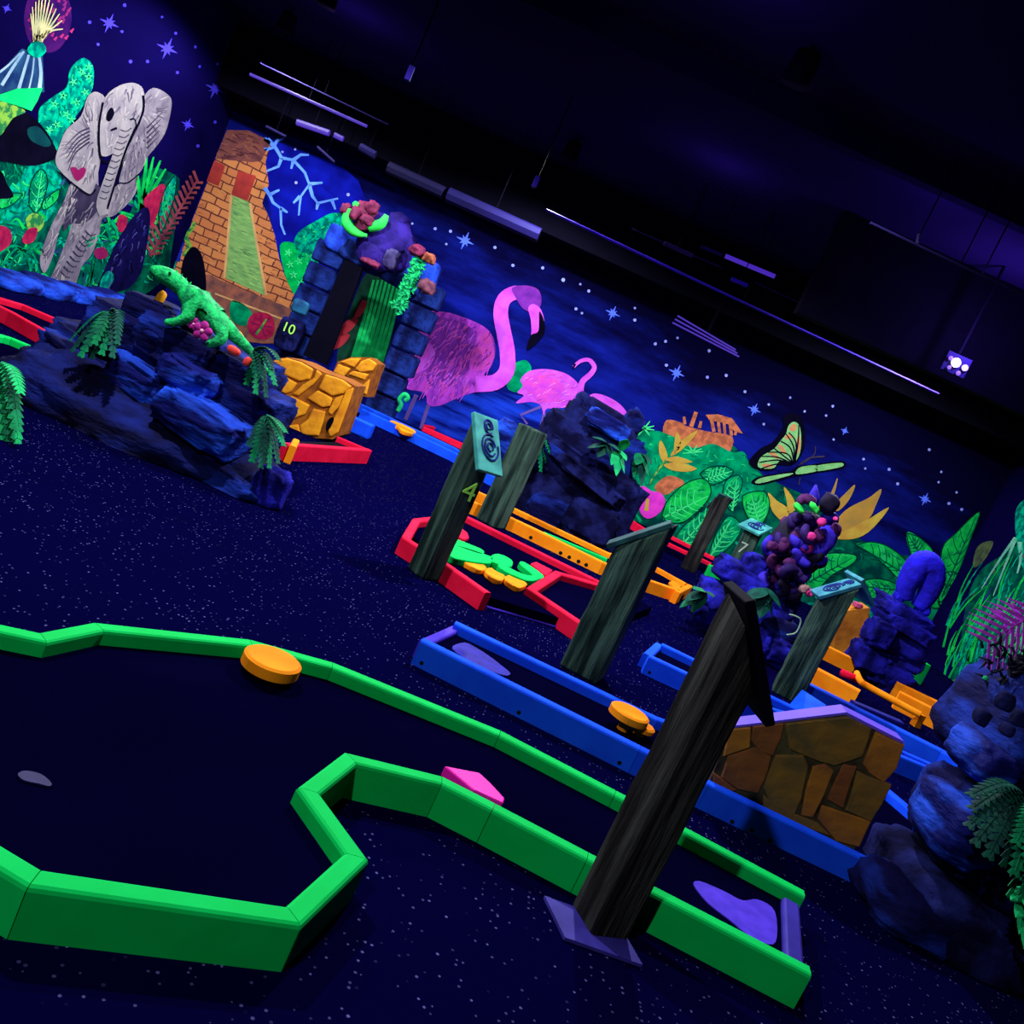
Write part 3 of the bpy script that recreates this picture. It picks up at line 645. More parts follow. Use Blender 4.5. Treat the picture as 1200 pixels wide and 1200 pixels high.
HEAD = [(121, 120), (135, 103), (155, 97), (168, 105), (169, 130), (160, 150), (150, 162), (135, 178), (120, 183), (115, 166)]
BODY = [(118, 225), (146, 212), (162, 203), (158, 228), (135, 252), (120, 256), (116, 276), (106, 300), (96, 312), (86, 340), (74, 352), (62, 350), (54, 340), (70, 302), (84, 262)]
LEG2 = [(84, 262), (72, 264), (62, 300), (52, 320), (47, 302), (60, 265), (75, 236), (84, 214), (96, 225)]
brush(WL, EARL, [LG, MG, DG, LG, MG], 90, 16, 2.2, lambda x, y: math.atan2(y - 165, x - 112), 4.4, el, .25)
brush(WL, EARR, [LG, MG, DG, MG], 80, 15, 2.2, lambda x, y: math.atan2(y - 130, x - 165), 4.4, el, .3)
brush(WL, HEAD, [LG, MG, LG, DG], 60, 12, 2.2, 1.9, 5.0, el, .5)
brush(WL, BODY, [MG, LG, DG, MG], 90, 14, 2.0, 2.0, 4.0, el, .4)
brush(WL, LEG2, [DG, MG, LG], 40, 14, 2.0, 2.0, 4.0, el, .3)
# bill
tb = paint(WL, 'painted_bird_bill', [(-30, 165), (0, 160), (8, 150), (18, 137), (30, 132), (48, 146), (60, 163), (67, 183), (50, 192), (34, 194), (14, 191), (-30, 182)], P_INK, 4, label='black pointed bird bill with a green patch')
paint(WL, 'bill_patch', [(32, 152), (40, 148), (48, 151), (60, 168), (52, 172), (36, 164)], pm('bill_green', (10, 62, 62), (8, 44, 54)), 4.6, tb)
paint(WL, 'painted_bird_head', [(-30, 120), (0, 119), (18, 124), (30, 131), (16, 138), (7, 150), (-2, 160), (-30, 165)], P_YG, 4.4, label='mottled yellow green bird head')
paint(WL, 'painted_leaf', [(-30, 116), (0, 111), (20, 104), (50, 103), (44, 118), (37, 130), (18, 123), (0, 118)], pm('vivid_green', (20, 220, 105), (10, 190, 95), 6), 4.8, smooth=False)
paint(WL, 'painted_bird_tail', [(-30, 195), (0, 200), (8, 215), (16, 230), (0, 233), (-30, 232)], P_INK, 4.2)
# flowers and ferns
paint(WL, 'painted_red_flower', [(-14, 266), (0, 264), (12, 270), (13, 284), (2, 294), (-14, 296)], P_RED, 3)
yf = paint(WL, 'painted_tulip', [(30, 258), (38, 250), (50, 254), (51, 264), (44, 272), (34, 270)], P_YG, 3.2)
paint(WL, 'lower_petals', [(34, 268), (44, 268), (40, 282), (30, 286), (26, 280)], P_RED, 3.6, yf)
strokes(WL, 'painted_palm', [([(28, 294), (18, 292), (0, 315)], 4, 1), ([(28, 294), (14, 288), (-10, 305)], 4, 1), ([(28, 294), (40, 300), (46, 326)], 4, 1), ([(28, 294), (34, 308), (38, 332)], 4, 1), ([(28, 294), (45, 285), (52, 300)], 4, 1), ([(28, 294), (14, 306), (6, 330)], 3, 1)], P_GREEN, 3)
paint(WL, 'painted_purple_flower', [(24, 328), (30, 336), (33, 346), (24, 352), (17, 350), (21, 340)], P_MAROON, 3)
strokes(WL, 'painted_hand_leaf', [([(166, 250), (166 + dx * .5, 250 - dy * .55), (166 + dx, 250 - dy)], 7, 2) for dx, dy in ((6, 66), (14, 66), (22, 62), (28, 52), (-6, 52))], P_GREEN2, 3.2)
paint(WL, 'painted_red_flower', [(168, 236), (180, 222), (193, 216), (191, 234), (184, 252), (178, 270), (174, 250)], P_RED, 3.6)
leaf(WL, [(186, 250), (192, 225), (206, 205), (205, 228), (196, 258), (188, 272)], P_TEAL, None, 3.4)
fn = strokes(WL, 'painted_rust_fern', [([(176, 300), (200, 262), (232, 210)], 4, 2)], P_BROWNFERN, 3.4)
strokes(WL, 'fern_chevrons', [([(178 + 54 * t - 9 * (1 - t * .4), 292 - 82 * t - 10), (178 + 54 * t, 298 - 84 * t), (178 + 54 * t + 10 * (1 - t * .4), 294 - 82 * t + 2)], 3.4, 3.4) for t in [k / 14 for k in range(15)]], P_BROWNFERN, 3.8, fn, smooth=False)
paint(WL, 'painted_dark_trunk', [(158, 252), (172, 243), (176, 258), (170, 300), (164, 322), (150, 338), (128, 346), (112, 366), (104, 362), (122, 318), (138, 282)], P_DNAVY, 4.4, label='dark navy leaning trunk')
paint(WL, 'painted_leaf', [(118, 344), (118, 330), (126, 318), (133, 322), (130, 334)], P_TEAL, 5)
strokes(WL, 'painted_palm', [([(110, 305), (104, 330 + k * 6), (80 + k * 3, 345 + 4 * k)], 3, 1) for k in range(3)] + [([(100, 285), (118, 276), (132, 284)], 3.5, 1), ([(100, 290), (116, 284), (128, 296)], 3, 1), ([(124, 262), (128, 275), (130, 282)], 5, 2), ([(130, 258), (136, 268), (138, 278)], 5, 2)], P_GREEN, 4)
paint(WL, 'painted_red_bud', [(140, 252), (149, 255), (147, 268), (141, 272), (137, 264)], P_RED, 4)
paint(WL, 'painted_red_bud', [(112, 292), (124, 290), (126, 300), (118, 304), (111, 300)], P_MAROON, 4)
paint(WL, 'painted_pool', [(40, 352), (60, 345), (80, 355), (100, 345), (110, 365), (95, 385), (60, 372), (38, 362)], pm('pool_blue', (22, 40, 160), (12, 20, 100), 4), 2)

# brush strokes of undergrowth around the elephant
R9 = random.Random(21)
for nm, m, ly in (('painted_undergrowth', P_GREEN, 1.9), ('painted_undergrowth', P_TEAL, 2.1), ('painted_undergrowth', P_GREEN2, 2.3), ('painted_undergrowth', P_SLATE, 1.8)):
    L_ = []
    for k in range(30):
        x = R9.uniform(-10, 195); y = R9.uniform(215 + max(0, (x - 60) * .3), 350 - abs(x - 90) * .05); l = R9.uniform(14, 34); a = R9.uniform(-1.3, 1.9)
        if y > 205 + .62 * (195 - x) + 40 and x > 120: y -= 40
        L_.append(([(x, y), (x + math.sin(a) * l * .6, y - math.cos(a) * l * .55), (x + math.sin(a) * l * 1.1, y - math.cos(a) * l * .6 + l * .2)], 4.2, .8))
    strokes(WL, nm, L_, m, ly)
for nm, m in (('painted_undergrowth', P_GREEN), ('painted_undergrowth', P_TEAL)):
    L_ = []
    for k in range(26):
        x = R9.uniform(745, 1060); y = 560 + (x - 745) * .5 + R9.uniform(10, 70); l = R9.uniform(12, 26); a = R9.uniform(-1.2, 1.6)
        L_.append(([(x, y), (x + math.sin(a) * l * .6, y - math.cos(a) * l * .55), (x + math.sin(a) * l * 1.1, y - math.cos(a) * l * .6 + l * .2)], 4, .8))
    strokes(WB, nm, L_, m, 3.2)
# leafy lobes of the treetops
for wall, pts, m, ly in ((WL, [(64, 122), (74, 112), (86, 96), (96, 84), (104, 90), (100, 108), (90, 120), (78, 134), (66, 146), (58, 152), (84, 140), (104, 78)], P_VEIN, 2), (WB, [(356, 276), (372, 268), (386, 260), (378, 284), (364, 296), (352, 300), (394, 262)], P_TEAL, 3), (WB, [(338, 296), (350, 306), (344, 322), (352, 332), (340, 310)], P_VEIN, 3.2)):
    L_ = []
    for x, y in pts:
        for k in range(5):
            a = k * 1.25 + x; L_.append(([(x, y), (x + 5 * math.cos(a), y + 5 * math.sin(a))], 2.2, .8))
    strokes(wall, 'painted_leaf_tufts', L_, m, ly)

brush(WB, [(745, 520), (765, 505), (790, 512), (812, 525), (835, 520), (858, 530), (872, 530), (880, 548), (895, 560), (890, 580), (850, 590), (780, 590), (742, 560)], [P_LT, P_DK, P_TEAL], 90, 7, 2, 1.2, 3.0, WB, 1.4)
brush(WB, [(870, 540), (900, 560), (960, 590), (1020, 640), (1075, 655), (1110, 690), (1100, 780), (1000, 760), (900, 700)], [P_GREEN, P_DK, P_TEAL], 90, 12, 2.6, 1.0, 3.1, WB, 1.0)
brush(WL, [(-30, 190), (30, 186), (68, 190), (80, 215), (60, 262), (48, 300), (40, 340), (-30, 345)], [P_LT, P_DK, P_TEAL, P_GREEN], 130, 12, 2.8, 1.2, 2.5, WL, 1.3)
brush(WL, [(118, 262), (150, 255), (168, 205), (205, 208), (208, 225), (198, 300), (185, 330), (120, 350), (98, 330)], [P_LT, P_DK, P_TEAL, P_GREEN], 90, 12, 2.6, 1.2, 2.5, WL, 1.2)
brush(WL, [(45, 132), (60, 115), (78, 102), (82, 82), (97, 68), (109, 78), (108, 105), (95, 128), (80, 150), (70, 175), (52, 172)], [P_TEAL, P_DK, P_LT], 80, 6, 2, 1.2, 1.8, WL, 1.5)
brush(WL, [(158, 254), (171, 246), (174, 258), (168, 300), (162, 320), (148, 336), (126, 344), (124, 318), (140, 282)], [pm('trunk_blue', (34, 34, 110), (26, 24, 90)), P_INK, pm('trunk_pale', (70, 66, 130))], 34, 10, 2, 1.9, 4.8, WL, .4)
brush(WB, [(352, 270), (372, 258), (388, 250), (402, 252), (398, 275), (380, 300), (365, 315), (348, 312), (344, 285)], [P_TEAL, P_DK, P_LT], 60, 5, 2, 1.2, 2.9, WB, 1.5)
brush(WB, [(266, 156), (292, 156), (314, 168), (304, 186), (296, 188), (254, 184)], [pm('rust_stroke', (150, 90, 70)), pm('umber_stroke', (84, 44, 50))], 40, 9, 2, .4, 4.6, pyr, .4)
PYB = [(243, 214), (271, 226), (266, 328), (196, 336), (214, 292), (226, 256)]; PYC = [(293, 240), (307, 238), (327, 302), (346, 346), (335, 380), (312, 346)]
for pb in (PYB, PYC):
    brush(WB, pb, [pm('brick_light', (206, 140, 84)), pm('brick_rust', (160, 86, 58))], 46, 6, 1.6, .45, 2.6, pyr, .4, smooth=False)
brush(WB, [(273, 230), (290, 238), (296, 268), (302, 306), (308, 342), (267, 324), (270, 282)], [pm('stair_light', (160, 205, 110)), pm('stair_dark', (84, 128, 74))], 60, 7, 1.2, .42, 4.2, pyr, .12, .02)

strokes(WB, 'petal_folds', [([(306 + 3 * math.cos(a), 382 + 3 * math.sin(a)), (306 + 13 * math.cos(a), 382 + 13 * math.sin(a))], 1.4, 2.4) for a in (.1, 1.2, 2.4, 3.5, 4.7, 5.5)], P_MAROON, 5.6, hib)
paint(WB, 'painted_dark_bird', [(212, 342), (213, 312), (219, 296), (227, 289), (236, 298), (241, 322), (240, 346), (226, 350)], P_INK, 4.6, label='black bird shape at the foot of the pyramid')
strokes(WB, 'painted_vine', [([(216, 300), (222, 288), (218, 278), (226, 266), (228, 260)], 6, 4)], P_YG, 4.2)
strokes(WB, 'painted_vine', [([(208, 306), (212, 290), (216, 272)], 6, 3)], pm('vine_blue', (24, 50, 170), (14, 30, 120)), 4.0)
strokes(WB, 'painted_vine', [([(198, 330), (206, 300), (214, 276)], 7, 2)], P_TEAL, 3.8)
# ------------------------------------------------------------------ golf courses: timber rails and felt
HR = 0.13
def centre_line(pts, off, w, h):
    P = [G(x, y, h) for x, y in pts]; n = len(P)
    N = []
    for i in range(n - 1):
        d = (P[i + 1] - P[i]); d.z = 0; d.normalize(); N.append(Vector((-d.y, d.x, 0)))
    out = []; mit = []
    for i in range(n):
        if i == 0: m = N[0].copy()
        elif i == n - 1: m = N[-1].copy()
        else:
            m = N[i - 1] + N[i]; m.normalize(); m = m / max(0.35, m.dot(N[i]))
        mit.append(m)
        c = P[i] + m * (off * w / 2); c.z = 0
        out.append(c)
    return out, mit
def rail(parent, pts, off, m, w=0.066, h=HR, name='rail_board', only=None, lift=0.0):
    C, mit = centre_line(pts, off, w, h)
    b = min(0.012, w * .2)
    prof = [(-.5 * w, 0), (-.5 * w, h - b), (-.5 * w + b * .35, h - b * .35), (-.5 * w + b, h), (.5 * w - b, h), (.5 * w - b * .35, h - b * .35), (.5 * w, h - b), (.5 * w, 0)]
    boards = []
    for i in range(len(C) - 1):
        if only and i not in only: boards.append(None); continue
        d = (C[i + 1] - C[i]).normalized() * 0.0012
        v = []
        for c, mm, s in ((C[i], mit[i], 1), (C[i + 1], mit[i + 1], -1)):
            for a, z in prof: v.append(c + mm * a + d * s + Vector((0, 0, z + lift)))
        n = len(prof)
        f = [[k, (k + 1) % n, n + (k + 1) % n, n + k] for k in range(n)] + [list(range(n)), list(range(n, 2 * n))]
        boards.append(mk(name, v, f, m, parent))
    return C, boards
FZ = 0.075
def felt(parent, P, m=None, z=0.074, name='felt'):
    P = [Vector((p.x, p.y, 0.001)) for p in P]
    v, f = polyprism(P, Vector((0, 0, z)))
    return mk(name, v, f, m or FELT, parent)
def screws(board, line, pts, r=0.011):
    """dark countersunk holes on the vertical face over the traced ground line (two pixels of its top edge)"""
    a, b = G(*line[0], HR), G(*line[1], HR)
    d = b - a; d.z = 0; d.normalize(); n = Vector((d.y, -d.x, 0))
    for x, y in pts:
        rr = ray(x, y); t = (a - EYE).dot(n) / rr.dot(n); p = EYE + rr * t + n * 0.0015
        P = [p + d * (math.cos(k) * r) + Vector((0, 0, math.sin(k) * r)) for k in [j * math.pi / 4 for j in range(8)]]
        v, f = prism(P, [q - n * 0.004 for q in P])
        mk('screw_hole', v, f, HOLE, board)
def course(pxc, label, name='minigolf_course'):
    p = G(*pxc); p.z = 0
    return thing(name, p, label, 'minigolf course')

# --- near green course
gc = course((420, 900), 'large green timber bordered course winding across the foreground')
nearpts = [(-90, 933), (50, 1017), (335, 1060), (403, 999), (348, 922), (404, 880), (518, 908), (581, 940), (690, 997), (948, 1130)]
farpts = [(-90, 714), (0, 730), (46, 740), (110, 728), (292, 748), (390, 775), (587, 855), (722, 925), (942, 1042)]
Cn, Bn = rail(gc, nearpts, -1, GREEN)
Cf, Bf = rail(gc, farpts, -1, GREEN)
rail(gc, [(918, 1050), (921, 1128)], 1, mat('dim_violet_board', S(52, 40, 150), S(40, 30, 120), 5), w=0.07, h=0.10, name='end_board')
felt(gc, Cn + Cf[::-1])
screws(Bn[1], ((44, 1035), (354, 1077)), [(50, 1083), (317, 1121)])
screws(Bn[5], ((420, 892), (525, 917)), [(419, 925), (446, 931), (473, 937), (500, 943)])
screws(Bn[6], ((525, 917), (582, 942)), [(522, 951), (551, 967)])
screws(Bn[7], ((582, 942), (690, 1003)), [(580, 982)])
screws(Bn[8], ((690, 1003), (945, 1138)), [(916, 1164)])

# --- middle blue course with the stone block
bc = course((700, 840), 'long blue timber course with a brown stone block on it')
bn = [(493, 750), (750, 878), (831, 919), (1045, 1022)]
bfp = [(535, 727), (768, 838), (850, 868), (1040, 922), (1080, 955)]
Cn2, Bn2 = rail(bc, bn, 1, BLUE)
Cf2, Bf2 = rail(bc, bfp, -1, BLUE)
rail(bc, [(504, 755), (541, 738)], 1, PURPLE, w=0.06, h=0.10, name='end_board')
felt(bc, Cn2 + Cf2[::-1])
screws(Bn2[0], (bn[0], bn[1]), [(494, 777), (608, 835), (726, 894)])
screws(Bn2[2], (bn[2], bn[3]), [(858, 963), (881, 973), (902, 985)])

# --- second blue course
b2 = course((950, 850), 'second blue course behind the brown stone block')
b2n = [(761, 769), (870, 820), (1060, 882), (1100, 900), (1120, 918)]
b2f = [(776, 753), (880, 803), (1000, 860), (1090, 898)]
Cn3, Bn3 = rail(b2, b2n, 1, BLUE)
Cf3, Bf3 = rail(b2, b2f, -1, BLUE)
rail(b2, [(764, 770), (778, 757)], 1, BLUE, name='end_board', h=0.1)
felt(b2, Cn3 + Cf3[::-1])
screws(Bn3[0], (b2n[0], b2n[1]), [(761, 788)])
v, f = polyprism([G(940, 808, .13), G(968, 826, .13), G(955, 838, .08), G(925, 826, .08)], Vector((0, 0, -0.01)))
mk('ramp', v, f, BLUE, b2)
b3 = course((1020, 840), 'third blue rail running below the orange course')
rail(b3, [(941, 799), (1103, 880), (1125, 893)], 1, BLUE, w=.12)
rail(b3, [(1003, 824), (1060, 848)], 1, mat('indigo_board', S(34, 34, 150), S(22, 20, 110), 5), w=.1, h=.1)

# --- red course
rc = course((600, 650), 'red course with green and orange wiggly bumpers')
rail(rc, [(471, 628), (484, 607), (541, 601), (696, 677), (735, 697)], -1, RED)
rail(rc, [(471, 629), (516, 657), (569, 694)], 1, RED)
rail(rc, [(690, 737), (617, 688), (650, 668), (694, 681), (720, 690)], -1, RED, w=0.075)
felt(rc, [G(*p, 0) for p in ((480, 640), (486, 625), (543, 612), (700, 690), (760, 720), (690, 748), (672, 742), (570, 712))])
bevel_obj(mk('red_bumper', *polyprism([G(x, y, .10) for x, y in ((533, 620), (540, 618), (548, 624), (550, 630), (544, 632), (536, 628))], Vector((0, 0, -.09))), RED, rc), .008)
bevel_obj(mk('red_bumper', *polyprism([G(x, y, .10) for x, y in ((622, 660), (628, 658), (648, 668), (640, 674))], Vector((0, 0, -.09))), RED, rc), .008)
v, f = tube([G(570, 711, .01), G(620, 725, .01), G(676, 742, .01)], .008, 6)
mk('edge_strip', v, f, PURPLE, rc)
def pad(name, pts, m, label, cat, group, z=.13, t=.053):
    pts = [(p.x, p.y) for p in smooth_pts([(x, y, 0) for x, y in pts], True, 3)]
    P = [G(x, y, z) for x, y in pts]
    v, f = polyprism(P, Vector((0, 0, -t)))
    o = mk(name, v, f, m)
    setp(o, label, cat, group); bevel_obj(o, .008, 2)
    return o
qq = Z(460, 590, 4.615)
gpads = [('long oval green bumper beside the number four post', [(305, 190), (330, 185), (480, 245), (495, 265), (470, 272), (330, 220)]),
         ('green bumper lying along the orange scalloped bumpers', [(295, 250), (310, 225), (350, 225), (530, 285), (540, 310), (510, 322), (360, 300), (310, 280)]),
         ('small round green bumper in the middle of the red course', [(530, 285), (570, 270), (640, 300), (652, 325), (630, 340), (545, 315)]),
         ('curved green bumper touching the red fork', [(570, 330), (610, 335), (700, 378), (760, 385), (690, 325), (712, 315), (815, 385), (800, 405), (730, 415), (610, 365)])]
for l, p in gpads: pad('green_bumper', qq(p), GREEN, l, 'bumper', 'green bumpers on the red course')
opads = [('leftmost orange scalloped bumper on the red course', [(370, 285), (400, 275), (470, 315), (510, 345), (480, 360), (400, 325)]),
         ('middle orange scalloped bumper on the red course', [(500, 360), (530, 345), (570, 370), (610, 390), (590, 415), (540, 400)]),
         ('rightmost orange scalloped bumper on the red course', [(605, 400), (640, 385), (690, 410), (730, 435), (690, 455), (640, 435)])]
for l, p in opads: pad('orange_bumper', qq(p), ORANGE, l, 'bumper', 'orange bumpers on the red course', .115, .038)

# --- orange course
oc1 = course((650, 630), 'orange timber course around the dark central rock')
rail(oc1, [(547, 585), (587, 601), (707, 659), (752, 677), (799, 693)], 1, ORANGE)
rail(oc1, [(560, 575), (593, 590), (713, 647), (759, 658), (806, 684)], -1, ORANGE)
rail(oc1, [(797, 695), (812, 687)], 1, ORANGE, name='end_board')
felt(oc1, [G(x, y, 0) for x, y in ((550, 597), (595, 605), (715, 660), (804, 690), (798, 706), (750, 688), (705, 670), (585, 612))])
rail(oc1, [(638, 624), (712, 655)], 1, GREEN, w=.05, h=.12, name='green_inner_board')
bevel_obj(mk('orange_bumper', *polyprism([G(x, y, .1) for x, y in ((784, 682), (788, 680), (798, 686), (797, 690), (790, 689))], Vector((0, 0, -.09))), ORANGE, oc1), .006)
b_ = rail(oc1, [(589, 602), (640, 626)], 1, ORANGE, h=.132, w=.068, name='rail_sleeve')[1]
for x, y in ((622, 630), (657, 648), (667, 653), (678, 658), (687, 662)):
    screws(b_[0], ((587, 601), (707, 659)), [(x, y)], .02)

# --- far red course
r2 = course((800, 660), 'far red course below the painted leaves')
rail(r2, [(735, 606), (773, 631), (834, 660)], 1, RED, w=.07)
rail(r2, [(745, 602), (790, 629), (838, 653)], -1, RED, w=.06)
felt(r2, [G(x, y, 0) for x, y in ((740, 620), (745, 612), (836, 660), (830, 674), (775, 645))])
blk = thing('green_box', G(830, 690, 0), 'small green box with an orange top strip beside the far red rail', 'box')
v, f = box(Vector((0, 0, 0)) + G(832, 688, 0) + Vector((0, 0, .13)), .26, .2, .26, -.1)
bevel_obj(mk('body', v, f, GREEN, blk), .008)
v, f = box(G(832, 688, 0) + Vector((0.02, 0.02, .268)), .2, .09, .014, -.1)
mk('top_strip', v, f, ORANGE, blk)

# --- far blue course under the flamingo
b0 = course((500, 540), 'far blue course below the large painted flamingo')
rail(b0, [(424, 479), (532, 530), (566, 552), (645, 592)], 1, BLUE, w=.09)
rail(b0, [(424, 473), (535, 525), (568, 546), (645, 584)], -1, BLUE, w=.08)
felt(b0, [G(x, y, 0) for x, y in ((431, 488), (433, 482), (540, 533), (570, 553), (645, 592), (645, 600), (568, 560), (534, 539))])
v, f = box(G(417, 508, 0) + Vector((0, 0, .09)), .34, .22, .18, 0)
bevel_obj(mk('corner_block', v, f, BLUE, b0), .015)
pad('orange_bumper', [(457, 494), (462, 493), (486, 504), (484, 508), (472, 505), (466, 499)], ORANGE, 'thin orange bumper on the far blue course', 'bumper', 'orange bumpers far off', .13, .05)
r3 = course((520, 515), 'short red course at the feet of the large painted flamingo')
rail(r3, [(497, 500), (541, 519), (560, 528)], 1, RED, w=.06)
rail(r3, [(497, 497), (512, 500), (560, 520)], -1, RED, w=.06)

# --- red tray by the yellow stone block
rt = course((385, 535), 'small red rimmed tray below the yellow stone block')
rail(rt, [(338, 521), (436, 528)], 1, RED, w=.06, h=.15)
rail(rt, [(436, 528), (396, 511)], 1, RED, w=.06, h=.13)
rail(rt, [(344, 513), (340, 521)], 1, ORANGE, w=.06, h=.16)
felt(rt, [G(x, y, 0) for x, y in ((344, 538), (430, 542), (400, 526), (348, 526))], BLACK)

# --- courses at the left edge
l1 = course((20, 390), 'red course at the left edge below the elephant')
rail(l1, [(-40, 340), (10, 364), (67, 396), (76, 401)], 1, RED)
rail(l1, [(-40, 336), (-10, 345), (27, 356), (83, 380), (95, 385)], -1, RED)
felt(l1, [G(x, y, 0) for x, y in ((-30, 352), (27, 366), (88, 395), (72, 412), (10, 380))])
l2 = course((20, 415), 'green course at the left edge in front of the red one')
rail(l2, [(-50, 382), (0, 391), (14, 395), (57, 413), (66, 417)], -1, GREEN)
rail(l2, [(-60, 428), (-5, 436), (10, 442)], 1, RED)
felt(l2, [G(x, y, 0) for x, y in ((-50, 393), (14, 406), (58, 426), (20, 455), (-60, 446))])

# --- orange course at the right with a hockey-stick pipe
o2 = course((1040, 820), 'orange course at the right below the blue arch rock')
_, bo = rail(o2, [(957, 783), (1008, 810)], 1, ORANGE, w=.1, h=.18)
rail(o2, [(1055, 811), (1126, 847), (1180, 872)], 1, ORANGE, w=.1, h=.18)
rail(o2, [(968, 755), (1005, 773)], -1, ORANGE, w=.09, h=.16)
rail(o2, [(1050, 797), (1132, 837), (1190, 864)], -1, ORANGE, w=.09, h=.16)
rail(o2, [(965, 765), (1002, 781)], 1, GREEN, w=.05, h=.06, name='green_inner_board')
screws(bo[0], ((957, 783), (1008, 810)), [(982, 806), (1004, 815)], .016)
pipe = thing('bent_pipe', G(1040, 830, 0.012), 'orange bent pipe with a red end lying across the orange course', 'pipe')
pp = [G(1004, 789, .16), G(1009, 799, .15), G(1020, 806, .14), G(1079, 838, .14)]
bevel_obj(mk('tube', *tube(smooth_pts(pp, False, 4), .032, 10), ORANGE, pipe, True), .004)
mk('red_end', *tube([G(986, 788, .13), G(1004, 796, .13)], .038, 10), RED, pipe, True)
mk('foot', *box(G(1075, 845, .06) + Vector((0, 0, 0.01)), .07, .07, .13, .3), ORANGE, pipe)
for (x, y, sx, m, l) in ((1080, 810, .34, GREEN, 'green box behind the orange course, right of the blue arch rock'), (983, 760, .2, GREEN, 'green box behind the orange course, left of the blue arch rock')):
    c = G(x, y, 0); o = mk('green_box', *box(c + Vector((0, .55, .14)), sx, .25, .28, .12), m)
    setp(o, l, 'box'); bevel_obj(o, .01)

# ------------------------------------------------------------------ loose obstacles
d0 = thing('orange_disc', G(318, 795), 'thick orange disc lying on the near green course', 'disc')
c = G(318, 778, .125)
def disc(c, r, t, n=40, tilt=(0, 0)):
    R = Euler((tilt[0], tilt[1], 0)).to_matrix(); c = Vector(c)
    prof = [(r - .012, -t / 2), (r, -t / 2 + .008), (r, t / 2 - .008), (r - .012, t / 2)]
    v = []; f = []
    for a, z in prof:
        for k in range(n): v.append(c + R @ Vector((a * math.cos(2 * math.pi * k / n), a * math.sin(2 * math.pi * k / n), z)))
    for i in range(3):
        for k in range(n): f.append([i * n + k, i * n + (k + 1) % n, (i + 1) * n + (k + 1) % n, (i + 1) * n + k])
    f += [list(range(n))[::-1], list(range(3 * n, 4 * n))]
    return v, f
mk('disc', *disc(c, .112, .055), ORANGE, d0, org=c)
mk('peg', *tube([Vector((c.x, c.y, .0755)), Vector((c.x, c.y, .11))], .04, 12), ORANGE, d0)
d1 = thing('orange_mushroom', G(742, 855), 'orange mushroom shaped bumper on the blue course beside the front post', 'bumper')
c = G(737, 838, .16)
mk('cap', *disc(c, .105, .05), ORANGE, d1, org=c)
c2 = G(752, 852, .12)
mk('cap', *disc(Vector((c2.x, c2.y, .12)), .07, .035), ORANGE, d1)
mk('stem', *tube([Vector((c.x, c.y, .0755)), Vector((c.x, c.y, .14))], .03, 12), ORANGE, d1)
mk('stem', *tube([Vector((c2.x, c2.y, .0755)), Vector((c2.x, c2.y, .11))], .03, 12), ORANGE, d1)
o = mk('pink_wedge', *polyprism([G(x, y, .12) for x, y in ((521, 897), (562, 905), (575, 917), (592, 935), (590, 941), (555, 925))], Vector((0, 0, -.044))), PINK)
setp(o, 'bright magenta wedge block against the near green rail', 'block'); bevel_obj(o, .006)
def mat_pad(pts, m, label, z=.0805):
    P = [G(p.x, p.y, z) for p in smooth_pts([(x, y, 0) for x, y in pts], True, 4)]
    o = mk('tee_mat', *polyprism(P, Vector((0, 0, -.004))), m)
    setp(o, label, 'mat')
mat_pad([(813, 1036), (822, 1033), (850, 1045), (870, 1055), (888, 1054), (908, 1068), (909, 1104), (890, 1103), (872, 1092), (858, 1080), (830, 1058)], mat('violet_tee', S(82, 52, 210), S(66, 40, 185), 14), 'violet tee mat at the end of the near green course')
mat_pad([(530, 760), (545, 753), (560, 760), (575, 770), (588, 780), (598, 789), (590, 791), (560, 780)], mat('indigo_tee', S(38, 26, 160), S(26, 18, 125), 14), 'dark indigo tee mat inside the blue course')
mat_pad([(21, 907), (30, 903), (48, 907), (60, 917), (58, 921), (45, 918), (28, 914)], mat('dim_tee', S(34, 26, 82), S(28, 20, 70), 14), 'faint grey violet tee mat on the near green course')
mat_pad([(806, 777), (812, 772), (830, 780), (835, 788), (820, 788)], mat('grey_tee', S(52, 60, 130), S(40, 46, 110), 14), 'grey blue tee mat in the second blue course')

# ------------------------------------------------------------------ stone blocks
STONE = mat('brown_painted_stone', S(190, 120, 34), S(132, 78, 44), 5, 0.8, bump=.5, bscale=14, lo=.35, hi=.62)
MORTAR = mat('dark_mossy_mortar', S(78, 70, 46), S(40, 26, 22), 9, 0.9, bump=.4)
YSTONE = mat('yellow_painted_stone', S(245, 168, 24), S(205, 124, 28), 5, 0.7, bump=.4, bscale=12)
YMORTAR = mat('rust_mortar', S(160, 92, 22), S(120, 64, 22), 9, 0.9)
def stone_face(parent, face, stones, proud, m, inv, grow=1.05):
    """raised stones on a planar face: face = function pixel -> point, inv = outward normal"""
    ms = m if isinstance(m, list) else [m]
    for i_, s in enumerate(stones):
        cx = sum(p[0] for p in s) / len(s); cy = sum(p[1] for p in s) / len(s)
        ps = [(cx + (x - cx) * grow, cy + (y - cy) * grow) for x, y in s]
        P = [face(x, y) for x, y in ps]
        ctr = sum(P, Vector()) / len(P)
        T = [ctr + (p - ctr) * .94 + inv * proud for p in P]
        v, f = prism([p - inv * .004 for p in P], T)
        bevel_obj(mk('stone', v, f, ms[i_ % len(ms)], parent), proud * .5)
b1, b2_ = G(836, 918, .0), G(1003, 994, 0)
db = (b2_ - b1); db.z = 0; db.normalize(); nb = Vector((db.y, -db.x, 0))
_a, _b = Cn2[2], Cn2[3]
db = (_b - _a).normalized(); nb = Vector((db.y, -db.x, 0))
pl = _a - nb * (.033 + .016); pl.z = FZ
